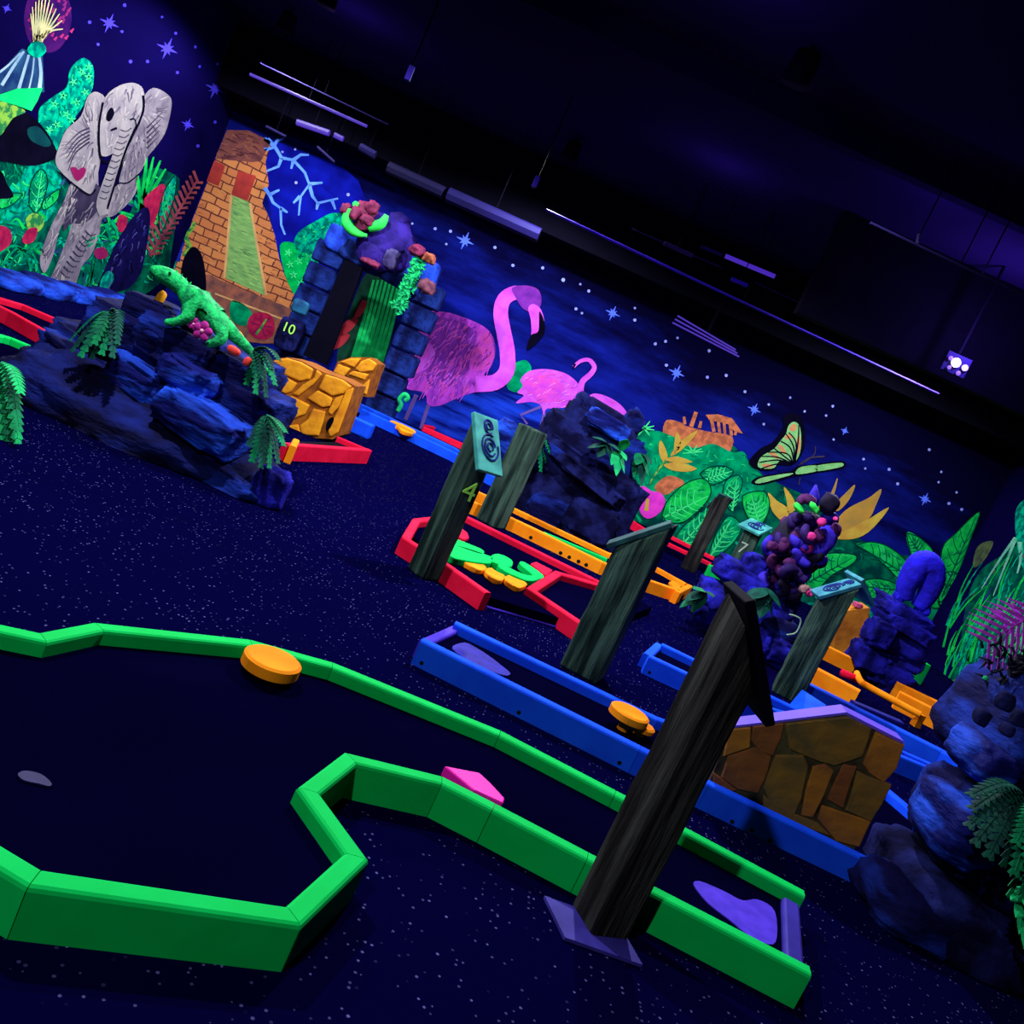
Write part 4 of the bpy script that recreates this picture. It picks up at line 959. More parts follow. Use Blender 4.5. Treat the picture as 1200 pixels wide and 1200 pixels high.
def bface(x, y):
    r = ray(x, y); t = (pl - EYE).dot(nb) / r.dot(nb); return EYE + r * t
sb = thing('stone_block', Vector((pl.x, pl.y, FZ)), 'brown painted stone block with a peaked violet top on the blue course', 'stone block')
corner = [(832, 917), (1003, 994), (1057, 871), (990, 837), (857, 853)]
ground = [bface(x, y) for x, y in corner]
ground[0].z = ground[1].z = FZ + .0015
depth = 0.10
v, f = polyprism(ground, -nb * depth)
mk('core', v, f, MORTAR, sb)
# whitish top, violet lamp light put into its colour: two sloping slabs
for a, b in ((4, 3), (3, 2)):
    A, B = ground[a], ground[b]
    v, f = prism([A + nb * .008, B + nb * .008, B - nb * (depth + .008), A - nb * (depth + .008)], [A + nb * .008 + Vector((0, 0, .014)), B + nb * .008 + Vector((0, 0, .014)), B - nb * (depth + .008) + Vector((0, 0, .014)), A - nb * (depth + .008) + Vector((0, 0, .014))])
    mk('top_board', v, f, mat('violet_lavender_top', S(120, 86, 235), S(96, 74, 205), 3), sb)
qs = Z(780, 780, 4)
stones = [[(300, 300), (395, 290), (390, 380), (330, 400), (275, 420)], [(412, 285), (550, 272), (535, 340), (500, 415), (440, 395), (405, 350)], [(575, 275), (850, 245), (950, 300), (910, 420), (790, 460), (720, 440), (600, 390)],
          [(985, 320), (1110, 375), (1075, 480), (1020, 540), (960, 500), (930, 460)], [(300, 430), (420, 390), (485, 430), (470, 500), (430, 590), (340, 570), (270, 520)], [(520, 430), (640, 430), (660, 480), (630, 620), (600, 690), (500, 640), (465, 570)],
          [(690, 480), (745, 470), (780, 500), (740, 600), (690, 700), (640, 690), (660, 580)], [(830, 470), (890, 480), (850, 590), (830, 660), (760, 620), (790, 550)], [(900, 500), (960, 530), (1050, 560), (1010, 640), (960, 720), (850, 670), (880, 580)],
          [(740, 660), (830, 690), (950, 730), (900, 840), (800, 815), (720, 720)], [(225, 500), (265, 530), (330, 580), (300, 585), (228, 555)], [(470, 610), (540, 670), (700, 730), (760, 790), (640, 750), (470, 670)]]
stone_face(sb, bface, [qs(s) for s in stones], .010, [STONE, mat('umber_stone', S(150, 86, 40), S(112, 64, 40), 6, .8, bump=.5, bscale=14), mat('olive_stone', S(150, 104, 36), S(96, 78, 46), 6, .8, bump=.5, bscale=14)], nb, 1.13)

# yellow block in the arch
yb = thing('yellow_stone_block', D(365, 515, 9.4), 'yellow painted stone block with dark joints in front of the arch', 'stone block')
y0 = 9.3
yf_ = lambda x, y: D(x, y, y0)
q7 = Z(310, 400, 7.5)
outl = q7([(10, 200), (120, 150), (200, 140), (330, 175), (450, 240), (520, 270), (690, 330), (800, 395), (740, 580), (650, 830), (600, 860), (300, 840), (190, 740), (210, 700), (150, 490), (50, 420)])
P = [yf_(x, y) for x, y in outl]
v, f = polyprism(P, Vector((0, .5, 0)))
mk('core', v, f, YMORTAR, yb)
yst = [[(20, 205), (120, 160), (205, 150), (325, 185), (430, 245), (400, 330), (310, 350), (180, 290)], [(60, 260), (180, 310), (290, 370), (240, 440), (190, 460), (120, 430), (60, 380)], [(460, 250), (510, 290), (430, 380), (300, 480), (250, 460), (340, 380), (440, 320)],
       [(540, 290), (690, 340), (770, 400), (690, 460), (600, 480), (480, 410), (520, 330)], [(470, 430), (600, 500), (580, 570), (510, 580), (380, 500)], [(160, 490), (240, 480), (400, 560), (360, 640), (230, 690), (180, 600)], [(430, 590), (540, 620), (520, 700), (480, 830), (330, 820), (310, 740), (390, 680)],
       [(200, 740), (300, 730), (330, 820), (300, 835), (240, 800)], [(720, 430), (790, 410), (740, 560), (650, 800), (580, 840), (560, 780), (640, 620)], [(620, 500), (700, 470), (660, 570), (590, 650), (560, 620)]]
stone_face(yb, yf_, [q7(s) for s in yst], .03, YSTONE, Vector((0, -1, 0)))
mk('hole', *polyprism([yf_(p.x, p.y) + Vector((0, -.035, 0)) for p in smooth_pts([(x, y, 0) for x, y in q7([(545, 770), (560, 700), (600, 665), (615, 690), (590, 750), (560, 780)])], True, 3)], Vector((0, .02, 0))), BLACK, yb)
ym = thing('yellow_stone_ramp', D(420, 470, 12.6), 'yellow stone ramp with a dark slot inside the arch', 'ramp')
y1 = 12.4
yf2 = lambda x, y: D(x, y, y1)
P = [yf2(x, y) for x, y in q7([(600, 280), (640, 180), (760, 140), (920, 140), (1000, 200), (960, 300), (900, 490), (800, 470), (690, 330)])]
mk('core', *polyprism(P, Vector((0, .5, 0))), YMORTAR, ym)
stone_face(ym, yf2, [q7(s) for s in ([(610, 270), (650, 200), (760, 240), (700, 310)], [(670, 180), (760, 150), (850, 150), (790, 230)], [(850, 180), (920, 150), (990, 200), (950, 260), (840, 270), (800, 240)], [(780, 260), (920, 290), (880, 340), (740, 290)], [(850, 400), (930, 330), (900, 470), (820, 440)])], .03, YSTONE, Vector((0, -1, 0)))
mk('slot', *polyprism([yf2(x, y) + Vector((0, -.04, 0)) for x, y in q7([(700, 310), (720, 300), (850, 370), (830, 390)])], Vector((0, .02, 0))), BLACK, ym)
ob = thing('ochre_block', D(1000, 745, 10.6), 'ochre stone block between the front right post and blue arch rock', 'stone block')
P = [D(x, y, 10.4) for x, y in ((975, 765), (980, 722), (990, 716), (1020, 712), (1015, 770))]
bevel_obj(mk('core', *polyprism(P, Vector((0, .3, 0))), mat('ochre_stone', S(190, 118, 30), S(150, 86, 26), 4, bump=.4), ob), .02)
mk('pink_knob', *disc(D(1005, 709, 10.45), .06, .06, 12), mat('dusty_pink', S(190, 70, 110)), ob)
# ------------------------------------------------------------------ timber hole posts with sloping sign plates
WOOD = mat('weathered_green_wood', S(74, 104, 88), S(18, 32, 30), 13, 0.85, bump=1.0, bscale=30, stretch=(1, 1, .09), lo=.4, hi=.7, detail=8, spec=.05)
WOODD = mat('dark_brown_wood', S(66, 66, 62), S(24, 22, 24), 13, 0.85, bump=1.0, bscale=30, stretch=(1, 1, .09), lo=.42, hi=.7, detail=8, spec=.05)
SIGN = mat('turquoise_sign', S(70, 165, 150), S(44, 124, 122), 9, 0.7)
SIGND = mat('dark_teal_sign', S(34, 84, 82), S(18, 48, 54), 9, 0.7)
PRINT = mat('navy_sign_print', S(16, 40, 120), S(10, 26, 90), 9, 0.7)
NUM = mat('pale_lime_number', S(160, 235, 90), S(150, 225, 80), 5, 0.6)
NUMW = mat('pale_number', S(170, 190, 170), None, 5, 0.6)
def text(body, size, mw, m, parent, name='number'):
    cu = bpy.data.curves.new('t', 'FONT'); cu.body = body; cu.size = size; cu.align_x = 'CENTER'; cu.align_y = 'CENTER'; cu.extrude = .004
    to = bpy.data.objects.new('t', cu); COL.objects.link(to)
    me = bpy.data.meshes.new_from_object(to.evaluated_get(bpy.context.evaluated_depsgraph_get()))
    bpy.data.objects.remove(to); bpy.data.curves.remove(cu)
    me.name = name
    org = mw.translation.copy(); R = mw.to_3x3()
    for v in me.vertices: v.co = R @ v.co
    return link(name, me, m, parent, org)
def post(base, s, yaw, h, sdir, tilt, slen, swid, label, m=WOOD, sm=SIGN, print_=True, shift=0.0, lean=(0, 0), plate=None, cap=True):
    b = Vector((base.x, base.y, 0)); t = thing('hole_post', b, label, 'post', 'timber hole posts')
    sd = Vector((math.cos(sdir), math.sin(sdir), 0)); sw = Vector((-sd.y, sd.x, 0)); tn = math.tan(tilt) if cap else 0
    cs = [Vector((math.cos(yaw + k * math.pi / 2), math.sin(yaw + k * math.pi / 2), 0)) * (s / math.sqrt(2)) for k in range(4)]
    bot = [b + c for c in cs]; v = []; f = []
    NS = 10; rr = random.Random(int(base.x * 100))
    for i in range(NS + 1):
        for k, c in enumerate(cs):
            top = h - c.dot(sd) * tn
            z = top * i / NS
            j = 1 + rr.uniform(-.03, .03)
            v.append(b + c * j + Vector((lean[0] * z, lean[1] * z, z)))
    for i in range(NS):
        for k in range(4): f.append([i * 4 + k, i * 4 + (k + 1) % 4, i * 4 + 4 + (k + 1) % 4, i * 4 + 4 + k])
    f += [[3, 2, 1, 0], [NS * 4 + k for k in range(4)]]
    body = mk('post_body', v, f, m, t); bevel_obj(body, .014, 2)
    if cap:
        n = (sd * math.sin(tilt) + Vector((0, 0, 1)) * math.cos(tilt)); dn = sd * math.cos(tilt) - Vector((0, 0, 1)) * math.sin(tilt)
        c = b + Vector((lean[0] * h, lean[1] * h, h)) + n * .018 + dn * shift
        P = [c + dn * (a * slen / 2) + sw * (w * swid / 2) for a, w in ((-1, -1), (1, -1), (1, 1), (-1, 1))]
        v, f = prism([p - n * .016 for p in P], [p + n * .016 for p in P])
        sg = bevel_obj(mk('sign_plate', v, f, sm, t), .005)
        if print_:
            parts = []
            for r0, cx, cy in ((.30, .1, .1), (.2, .1, .1), (.1, .1, .1), (.16, -.62, .1), (.08, -.62, .1)):
                ring = []
                for k in range(20):
                    a = 2 * math.pi * k / 19 * .86 + r0 * 9
                    ring.append(c + n * .0185 + dn * ((cx + r0 * 1.5 * math.cos(a)) * slen * .5) + sw * ((cy + r0 * 2.2 * math.sin(a)) * swid * .5))
                parts.append(tube(ring, .0075, 5))
            v, f = join(parts); mk('sign_print', v, f, PRINT, sg)
    if plate:
        a, bb, cc = (G(x, y, .004) for x, y in plate)
        d4 = a + cc - bb
        v, f = prism([Vector((p.x, p.y, .001)) for p in (a, bb, cc, d4)], [Vector((p.x, p.y, .012)) for p in (a, bb, cc, d4)])
        mk('base_plate', v, f, mat('violet_steel_plate', S(60, 52, 150), S(44, 36, 118), 6), t)
    return t
RD = math.radians
def ztop(base, px, py):         # height at which a pixel ray passes over the base point
    return D(px, py, base.y).z
def addpost(pb, ptop, s, yaw, *a, **k):
    b = G(*pb); h = ztop(b, *ptop)
    return post(b, s, RD(yaw), h, *a, **k), b, h
p4, b4, h4 = addpost((496, 674), (558, 508), .17, -85, RD(-40), RD(52), .40, .24, 'weathered post with the number four and a turquoise sign plate', shift=.06)
nrm = Vector((math.cos(RD(-40)), math.sin(RD(-40)), 0))
def face_matrix(pos, n):
    up = Vector((0, 0, 1)); x = up.cross(n).normalized()
    Mx = Matrix.Identity(4)
    for i in range(3): Mx[i][0] = x[i]; Mx[i][1] = up[i]; Mx[i][2] = n[i]; Mx[i][3] = pos[i]
    return Mx
n4 = Vector((math.cos(RD(-72)), math.sin(RD(-72)), 0))
text('4', .19, face_matrix(Vector((D(550, 577, b4.y - .1).x, b4.y - .1, D(550, 577, b4.y - .1).z)), n4), NUM, p4)
pm_, bm_, hm_ = addpost((682, 787), (752, 624), .25, -62, RD(172), RD(44), .40, .24, 'thick weathered post with a dark sign plate beside the blue course', sm=SIGND, shift=.04, print_=False)
pr_, br_, hr_ = addpost((920, 815), (978, 688), .235, -60, RD(180), RD(42), .34, .26, 'weathered post with a two sided turquoise sign near the orange course', sm=mat('teal_sign', S(60, 140, 150), S(38, 100, 120), 9), shift=.03)
sdv = Vector((1, .25, 0)).normalized(); tl = RD(38)
n_ = sdv * math.sin(tl) + Vector((0, 0, 1)) * math.cos(tl); dn_ = sdv * math.cos(tl) - Vector((0, 0, 1)) * math.sin(tl); sw_ = Vector((-sdv.y, sdv.x, 0))
cc = Vector((br_.x + .16, br_.y + .06, hr_ + .07))
Pq = [cc + dn_ * (a * .13) + sw_ * (w * .13) for a, w in ((-1, -1), (1, -1), (1, 1), (-1, 1))]
bevel_obj(mk('sign_plate', *prism([p - n_ * .016 for p in Pq], [p + n_ * .016 for p in Pq]), mat('teal_sign', (0, 0, 0)), pr_), .005)
addpost((575, 614), (620, 500), .24, -70, 0, 0, .1, .1, 'dark round topped post without a sign beside the central rock', cap=False)
p7, b7, h7 = addpost((845, 700), (884, 618), .2, -65, RD(-125), RD(22), .34, .30, 'weathered post with the number seven and a blue printed sign', shift=.02)
n7 = Vector((math.cos(RD(-110)), math.sin(RD(-110)), 0))
text('7', .2, face_matrix(Vector((b7.x, b7.y, 0)) + n7 * .105 + Vector((-.02, 0, ztop(b7, 866, 640))), n7), NUMW, p7)
addpost((806, 668), (846, 592), .2, -60, RD(100), RD(50), .34, .22, 'dark brown post behind the far red rail', m=WOODD, sm=SIGND, print_=False)
big, bb_, hb_ = addpost((701, 1083), (838, 738), .15, -108, RD(8), RD(54), .40, .22, 'large dark post in the foreground on a violet steel plate', m=WOODD, sm=BLACK, print_=False, shift=.04, plate=((637, 1052), (661, 1101), (752, 1133)))

# ------------------------------------------------------------------ rocks
ROCKB = mat('blue_painted_rock', S(34, 84, 225), S(8, 14, 84), 3.6, 0.8, bump=1.0, bscale=12, lo=.42, hi=.64, detail=12, spec=.08, stretch=(.6, .6, 1.8))
ROCKD = mat('dark_blue_painted_rock', S(22, 46, 140), S(8, 8, 52), 3.8, 0.85, bump=1.0, bscale=12, lo=.44, hi=.68, detail=12, spec=.05, stretch=(.6, .6, 1.8))
ROCKV = mat('ultramarine_painted_rock', S(34, 32, 172), S(12, 10, 78), 4, 0.85, bump=.9, bscale=12, lo=.4, hi=.66, detail=9, spec=.05)
ROCKK = mat('navy_painted_rock', S(28, 34, 96), S(8, 8, 40), 4, 0.9, bump=1.0, bscale=9, lo=.42, hi=.68, detail=9, spec=.04)
def rock_geo(c, size, seed, sub=4, box_=0.55, rough=.16, rot=(0, 0, 0), freq=1.6):
    bm = bmesh.new(); bmesh.ops.create_icosphere(bm, subdivisions=sub, radius=1.0)
    R = Euler(rot).to_matrix(); off = Vector((seed * 3.17, seed * 1.73, seed * 2.41)); V = []
    for v in bm.verts:
        d = v.co.normalized()
        p = Vector([math.copysign(abs(x) ** box_, x) for x in d])
        k = 1 + rough * (noise.fractal(d * freq + off, 1.0, 2.0, 4) + .8 * (noise.noise(d * freq * .7 + off * 2)))
        # blunt chipped facets
        q = noise.voronoi(d * freq * 1.6 + off)[0]
        k += rough * .9 * (q[1] - q[0] - .3)
        p = p * k
        V.append(Vector(c) + R @ Vector((p.x * size[0] / 2, p.y * size[1] / 2, p.z * size[2] / 2)))
    F_ = [[l.index for l in f.verts] for f in bm.faces]
    bm.verts.index_update(); bm.free()
    return V, F_
def rock(parent, px, py, y, wpx, hpx, dm, m, seed, tilt=0, name='rock_block', label=None, lim=None, **k):
    c = D(px, py, y); s = y / F * k.pop('scale', .86)
    if parent is None: pass
    V, F_ = rock_geo(c, (wpx * s, dm, hpx * s), seed, rot=(0, RD(tilt), RD(k.pop('yaw', 0))), **k)
    V = [Vector((v.x, v.y, max(v.z, .002))) for v in V]
    return mk(name, V, F_, m, parent, True, label)

# left mound
lm = thing('rock_mound', G(190, 555), 'big blue layered rock mound carrying the iguana', 'rock')
rock(lm, 178, 512, 6.25, 380, 165, 1.3, mat('deep_navy_rock', S(20, 34, 116), S(6, 6, 44), 4.5, .9, bump=1.0, bscale=14, lo=.46, hi=.72, detail=12, stretch=(.6, .6, 1.8)), 1, 9, box_=.8, rough=.12, name='rock_skirt', sub=5)
for i, (x, y, yy, w, h, d, t) in enumerate(((118, 448, 6.25, 150, 70, .7, 8), (176, 447, 6.1, 78, 46, .6, 10), (246, 494, 5.95, 112, 50, .6, 10), (236, 442, 6.1, 66, 36, .7, 8), (168, 398, 6.35, 110, 60, .8, 4),
                                            (226, 408, 6.35, 110, 58, .8, 5), (276, 440, 6.4, 90, 62, .8, 4), (298, 488, 6.3, 74, 76, .6, 2), (180, 366, 6.2, 58, 34, .35, 0), (206, 480, 6.3, 150, 90, .9, 6), (112, 418, 6.5, 90, 60, .7, 6), (250, 560, 6.0, 150, 60, .6, 8))):
    rock(lm, x, y, yy, w, h, d, ROCKB if i in (1, 2, 3) else ROCKD, 10 + i, t, box_=.34, rough=.12, freq=2.2, scale=.95)
rk = setp(rock(None, 318, 572, 5.9, 44, 60, .25, ROCKV, 31, 0, name='rock'), 'small violet blue stone at the right foot of the rock mound', 'rock')

# central dark rock
cr = thing('rock_mound', G(680, 632), 'dark navy rock with leaves beneath the pink flamingos', 'rock')
for i, (x, y, yy, w, h, d, t, m) in enumerate(((676, 588, 10.6, 150, 130, 1.0, 3, ROCKK), (700, 505, 10.7, 100, 70, .9, 5, ROCKK), (655, 530, 10.55, 80, 100, .8, 0, ROCKK), (716, 545, 10.6, 70, 90, .8, 0, ROCKD), (712, 497, 10.35, 62, 26, .5, 8, ROCKB), (690, 560, 10.2, 110, 22, .5, 14, ROCKK), (676, 548, 10.25, 100, 18, .5, 14, ROCKD), (668, 530, 10.3, 70, 20, .5, 14, ROCKK), (640, 605, 10.3, 60, 66, .5, 0, ROCKD), (690, 612, 10.2, 76, 60, .5, 0, ROCKK), (735, 500, 10.6, 26, 50, .5, 20, ROCKD))):
    rock(cr, x, y, yy, w, h, d, m, 40 + i, t, box_=.4, rough=.15, freq=2.2)
rk = setp(rock(None, 588, 520, 12.2, 38, 66, .5, ROCKB, 57, name='rock'), 'small blue rock behind the number four post', 'rock')

# rock pile under the coral
rp = thing('rock_pile', G(895, 770), 'blue rock pile with coral on top between the posts', 'rock')
for i, (x, y, yy, w, h, d, t) in enumerate(((868, 677, 8.6, 80, 34, .5, 8), (885, 664, 8.7, 34, 34, .4, 0), (848, 705, 8.4, 74, 40, .6, 6), (882, 712, 8.6, 90, 60, .7, 4), (905, 742, 8.5, 80, 60, .7, 4), (880, 745, 8.3, 46, 44, .5, 0), (912, 760, 8.2, 42, 36, .4, 0), (828, 715, 8.3, 46, 34, .4, 10), (915, 705, 8.7, 40, 50, .5, 0), (893, 772, 8.4, 90, 46, .6, 4))):
    rock(rp, x, y, yy, w, h, d, ROCKV if i not in (4, 8) else ROCKD, 60 + i, t, box_=.55, rough=.2)

# right blue rock with arch
ra = thing('rock_pile', G(1035, 812), 'ultramarine rock pillar topped by a blue coral arch', 'rock')
for i, (x, y, yy, w, h, d, t) in enumerate(((1056, 716, 9.9, 84, 26, .6, 6), (1058, 732, 9.85, 92, 24, .6, 6), (1048, 750, 9.9, 84, 40, .6, 4), (1032, 784, 9.85, 90, 44, .7, 4), (1030, 742, 9.62, 40, 46, .3, 0), (1018, 770, 9.75, 56, 44, .5, 0), (1042, 804, 9.75, 70, 34, .5, 6), (1055, 768, 9.85, 60, 34, .5, 4))):
    rock(ra, x, y, yy, w, h, d, ROCKV, 80 + i, t, box_=.45, rough=.16, freq=2.0, scale=.72)
ar = thing('coral_arch', D(1070, 715, 9.9), 'bright blue coral arch standing on the ultramarine rock', 'coral')
ACOR = mat('bright_blue_coral', S(34, 26, 215), S(22, 14, 150), 6, .8, bump=.6)
q4 = Z(900, 500, 4)
pa = [D(x, y, 9.85) for x, y in q4([(640, 810), (650, 745), (682, 685), (725, 640), (762, 660), (768, 725), (745, 790), (700, 850)])]
mk('arch', *tube(smooth_pts(pa, False, 4), [.085 + .06 * math.sin(math.pi * k / 28) for k in range(29)], 12), ACOR, ar, True)
for x, y, s in ((615, 795, 44), (725, 855, 60)):
    rock(ar, 900 + x / 4, 500 + y / 4, 9.85, s / 4 * 1.3, s / 4, .15, ACOR, x, name='foot')

# right boulder stack
rs = thing('boulder_stack', G(1110, 1110), 'stack of blue boulders at the right edge of the picture', 'rock')
rock(rs, 1105, 1066, 3.95, 215, 118, .8, ROCKK, 90, 7, box_=.6, rough=.12, name='boulder')
rock(rs, 1160, 986, 4.05, 190, 126, .8, ROCKD, 91, 8, box_=.6, rough=.12, name='boulder')
rock(rs, 1206, 862, 4.15, 178, 168, .8, ROCKD, 92, 6, box_=.62, rough=.12, name='boulder')
rock(rs, 1118, 962, 3.9, 90, 86, .5, ROCKB, 93, 6, box_=.6, rough=.12, name='boulder')
rock(rs, 1058, 1058, 3.8, 130, 74, .5, ROCKD, 94, 9, box_=.7, rough=.12, name='boulder')
rock(rs, 1150, 884, 3.95, 66, 60, .4, ROCKB, 96, 0, box_=.62, rough=.12, name='boulder')
rock(rs, 1230, 1010, 4.2, 120, 240, .8, ROCKK, 95, 0, box_=.6, rough=.12, name='boulder')
for i, (x, y, s) in enumerate(((1150, 840, 16), (1178, 822, 18), (1195, 842, 16), (1180, 855, 12))):
    rock(rs, x, y, 3.72, s * 1.2, s * 1.5, .08, ROCKK, 100 + i, name='pebble', sub=2)

# ------------------------------------------------------------------ plants
PG1 = mat('fern_green', S(0, 132, 74), S(0, 78, 56), 8, .7)
PG2 = mat('dark_fern_green', S(10, 84, 64), S(4, 44, 42), 8, .7)
PG3 = mat('light_plant_green', S(20, 190, 100), S(6, 140, 82), 8, .7)
PPUR = mat('purple_frond', S(225, 84, 235), S(190, 60, 210), 8, .7)
PBLK = mat('black_plant', S(22, 22, 40), S(10, 10, 24), 8, .8)
def frond(base, tip, sag, wid, m, parent, n=11, name='frond', leaflets=True, side=None, lift=None, lw=.46):
    """arching frond: a rib with leaflets on both sides (or one broad blade)"""
    base = Vector(base); tip = Vector(tip); d = tip - base
    up = lift or Vector((0, 0, 1))
    pts = [base + d * (k / n) + up * (sag * math.sin(math.pi * min(1, (k / n) * .95 + .05))) for k in range(n + 1)]
    sd = side or d.cross(up)
    if sd.length < 1e-5: sd = Vector((1, 0, 0))
    sd = sd.normalized(); parts = []
    if leaflets:
        parts.append(tube(pts, [max(.003, wid * .05 * (1 - k / (n + 1))) for k in range(n + 1)], 5))
        for k in range(1, n + 1):
            for s in (1, -1):
                t = (pts[k] - pts[k - 1]).normalized(); l = wid * (.35 + .65 * math.sin(math.pi * (.15 + .8 * k / (n + 1))))
                a = pts[k]; nn = sd.cross(t).normalized()
                e = a + sd * s * l * .85 + t * l * .6 - nn * abs(l) * .12
                w = (pts[k] - pts[k - 1]).length * lw
                mid = (a + e) / 2 + nn * l * .06
                parts.append(([a - t * w, a + t * w, mid + t * w, e, mid - t * w], [[0, 1, 2, 4], [4, 2, 3]]))
    else:
        v = []; f = []
        for k, p in enumerate(pts):
            w = wid * math.sin(math.pi * (.06 + .94 * k / n)) ** .8
            t = (pts[min(k + 1, n)] - pts[max(k - 1, 0)]).normalized(); nn = sd.cross(t).normalized()
            v += [p + sd * w - nn * w * .25, p, p - sd * w - nn * w * .25]
        for k in range(n):
            for j in (0, 1): f.append([k * 3 + j, k * 3 + j + 1, k * 3 + 4 + j, k * 3 + 3 + j])
        parts.append((v, f))
    v, f = join(parts)
    o = mk(name, v, f, m, parent, False)
    md = o.modifiers.new('thick', 'SOLIDIFY'); md.thickness = .004
    return o
def clump(px, py, y, tips, m, label, sag=.08, wid=.05, leaflets=True, name='fern', m2=None, ybias=-.12, cat='plant'):
    t = thing(name, D(px, py, y), label, cat)
    b = D(px, py, y)
    for i, (x, yy) in enumerate(tips):
        e = D(x, yy, y + ybias * (1 + .4 * math.sin(i * 2.1)))
        frond(b, e, sag, wid, (m2 if m2 and i % 2 else m), t, leaflets=leaflets)
    return t
clump(128, 368, 5.75, [(86, 408), (96, 414), (108, 416), (120, 412), (132, 415), (84, 396), (138, 400), (112, 400), (140, 385)], PG2, 'dark green drooping fern on the left shoulder of the rock mound', .07, .05, m2=PG1)
clump(296, 412, 5.9, [(318, 430), (322, 448), (312, 462), (300, 458), (326, 420), (290, 448), (306, 440)], PG2, 'dark green drooping leaves at the iguana tail', .05, .05, m2=PG1)
clump(312, 486, 5.85, [(296, 538), (306, 545), (316, 545), (326, 540), (332, 520), (292, 520), (334, 505)], PG1, 'green fern hanging at the right end of the rock mound', .02, .05, m2=PG2)
clump(2, 425, 4.9, [(24, 458), (22, 500), (24, 545), (14, 556), (2, 556), (-10, 540), (16, 480)], PG3, 'green fern plant cut off by the left edge', .04, .06, m2=PG1)
clump(630, 505, 10.2, [(622, 545), (634, 550), (640, 540), (616, 535), (645, 530)], PG1, 'green leaves behind the dark round topped post', .03, .07)
clump(712, 520, 9.95, [(688, 525), (694, 512), (700, 536), (720, 545), (728, 530)], PG2, 'dark leaves on the face of the central rock', .03, .07, False, m2=PG2)
clump(726, 528, 9.9, [(716, 545), (722, 558), (732, 555), (734, 540), (736, 515)], PG3, 'bright green leaf cluster on the central rock', .03, .06, False)
clump(752, 532, 10.2, [(760, 558), (752, 570), (742, 560), (764, 545), (745, 545)], PG1, 'green leaves hanging right of the central rock', .04, .07, False, m2=PG2)
clump(826, 694, 8.0, [(796, 712), (802, 704), (810, 718), (836, 700), (812, 690)], PG1, 'green leaves at the end of the orange course', .03, .06, False, m2=PG2)
clump(900, 690, 8.1, [(882, 715), (890, 725), (905, 722), (915, 712), (872, 702)], PG2, 'dark green leaves under the purple coral', .03, .08, False)
clump(1195, 930, 3.5, [(1142, 945), (1138, 965), (1145, 985), (1160, 1000), (1140, 930), (1178, 1010)], PG2, 'dark fern spreading over the boulder stack', .05, .05)
clump(1212, 940, 3.4, [(1192, 985), (1190, 1020), (1186, 1045), (1200, 1050), (1205, 1000)], PG1, 'upright green fern at the right edge', .03, .05)
clump(1215, 1045, 3.4, [(1184, 1055), (1190, 1075), (1194, 1095), (1200, 1112), (1200, 1060)], PG3, 'bright green leaf plant at the right edge bottom', .02, .04, False)
pf = thing('purple_fern', D(1200, 770, 4.2), 'purple fern frond on top of the boulder stack', 'plant')
sv = D(1175, 700, 4.2) - D(1200, 745, 4.2)
frond(D(1222, 712, 4.2), D(1160, 752, 4.1), .0, .2, PPUR, pf, 9, lw=.27, side=sv.normalized(), lift=Vector((0, 0, 1)))
frond(D(1230, 735, 4.25), D(1180, 728, 4.2), .02, .12, PPUR, pf, 7, lw=.27, side=sv.normalized())
mk('stem', *tube([D(1215, 800, 4.22), D(1222, 712, 4.2)], .012, 6), PPUR, pf)
bt = thing('black_spiky_plant', D(1195, 800, 4.1), 'black spiky plant below the purple fern', 'plant')
R5 = random.Random(8)
sp = []
for k in range(90):
    x = 1195 + R5.uniform(-45, 40); y = 775 + R5.uniform(-22, 24); a = R5.uniform(0, 6.28)
    b = D(x, y, 4.1 + R5.uniform(-.1, .1)); e = b + Vector((math.cos(a) * .05, R5.uniform(-.03, .03), math.sin(a) * .05))
    sp.append(tube([b, (b + e) / 2 + Vector((0, -.01, .008)), e], [.008, .006, .001], 5))
v, f = join(sp); o = mk('spikes', v, f, PBLK, bt); o['kind'] = 'stuff'
mk('stem', *tube([D(1195, 815, 4.15), D(1195, 772, 4.12)], .05, 8), PBLK, bt)
mk('bud', *disc(D(1155, 795, 4.0), .013, .026, 10), PG3, bt)

# flowers on the mound
def flower(px, py, y, r, m, label, mc, n=5):
    t = thing('flower', D(px, py, y), label, 'flower'); c = D(px, py, y)
    for k in range(n):
        a = 2 * math.pi * k / n + .3
        V, F_ = rock_geo(c + Vector((math.cos(a) * r * .62, -.01, math.sin(a) * r * .62)), (r * 1.05, r * .5, r * .9), k + px, 2, .9, .1, (0, -a, 0))
        mk('petal', V, F_, m, t, True)
    V, F_ = rock_geo(c + Vector((0, -r * .3, 0)), (r * .5, r * .5, r * .5), 3, 2, 1, .05)
    mk('flower_centre', V, F_, mc, t, True)
MAG = mat('magenta_flower', S(185, 40, 135), S(135, 22, 110), 14)
CORA = mat('coral_red_petal', S(232, 72, 54), S(200, 50, 50), 14)
flower(238, 388, 5.85, .06, MAG, 'magenta flower under the iguana', mat('flower_heart', S(235, 160, 180)))
flower(228, 380, 5.95, .04, MAG, 'smaller magenta flower beside the larger one', mat('flower_heart', S(235, 160, 180)))
for i, (x, y, w, h, l) in enumerate(((274, 411, 20, 12, 'long coral red petal on the rock below the iguana tail'), (290, 424, 11, 14, 'short coral red petal beside the long one'))):
    o = rock(None, x, y, 5.8, w, h, .05, CORA, 200 + i, 8, name='coral_petal', sub=3, box_=.8, rough=.06); setp(o, l, 'petal')
YEL = mat('yellow_orange_bud', S(252, 176, 30), S(240, 150, 24), 8)
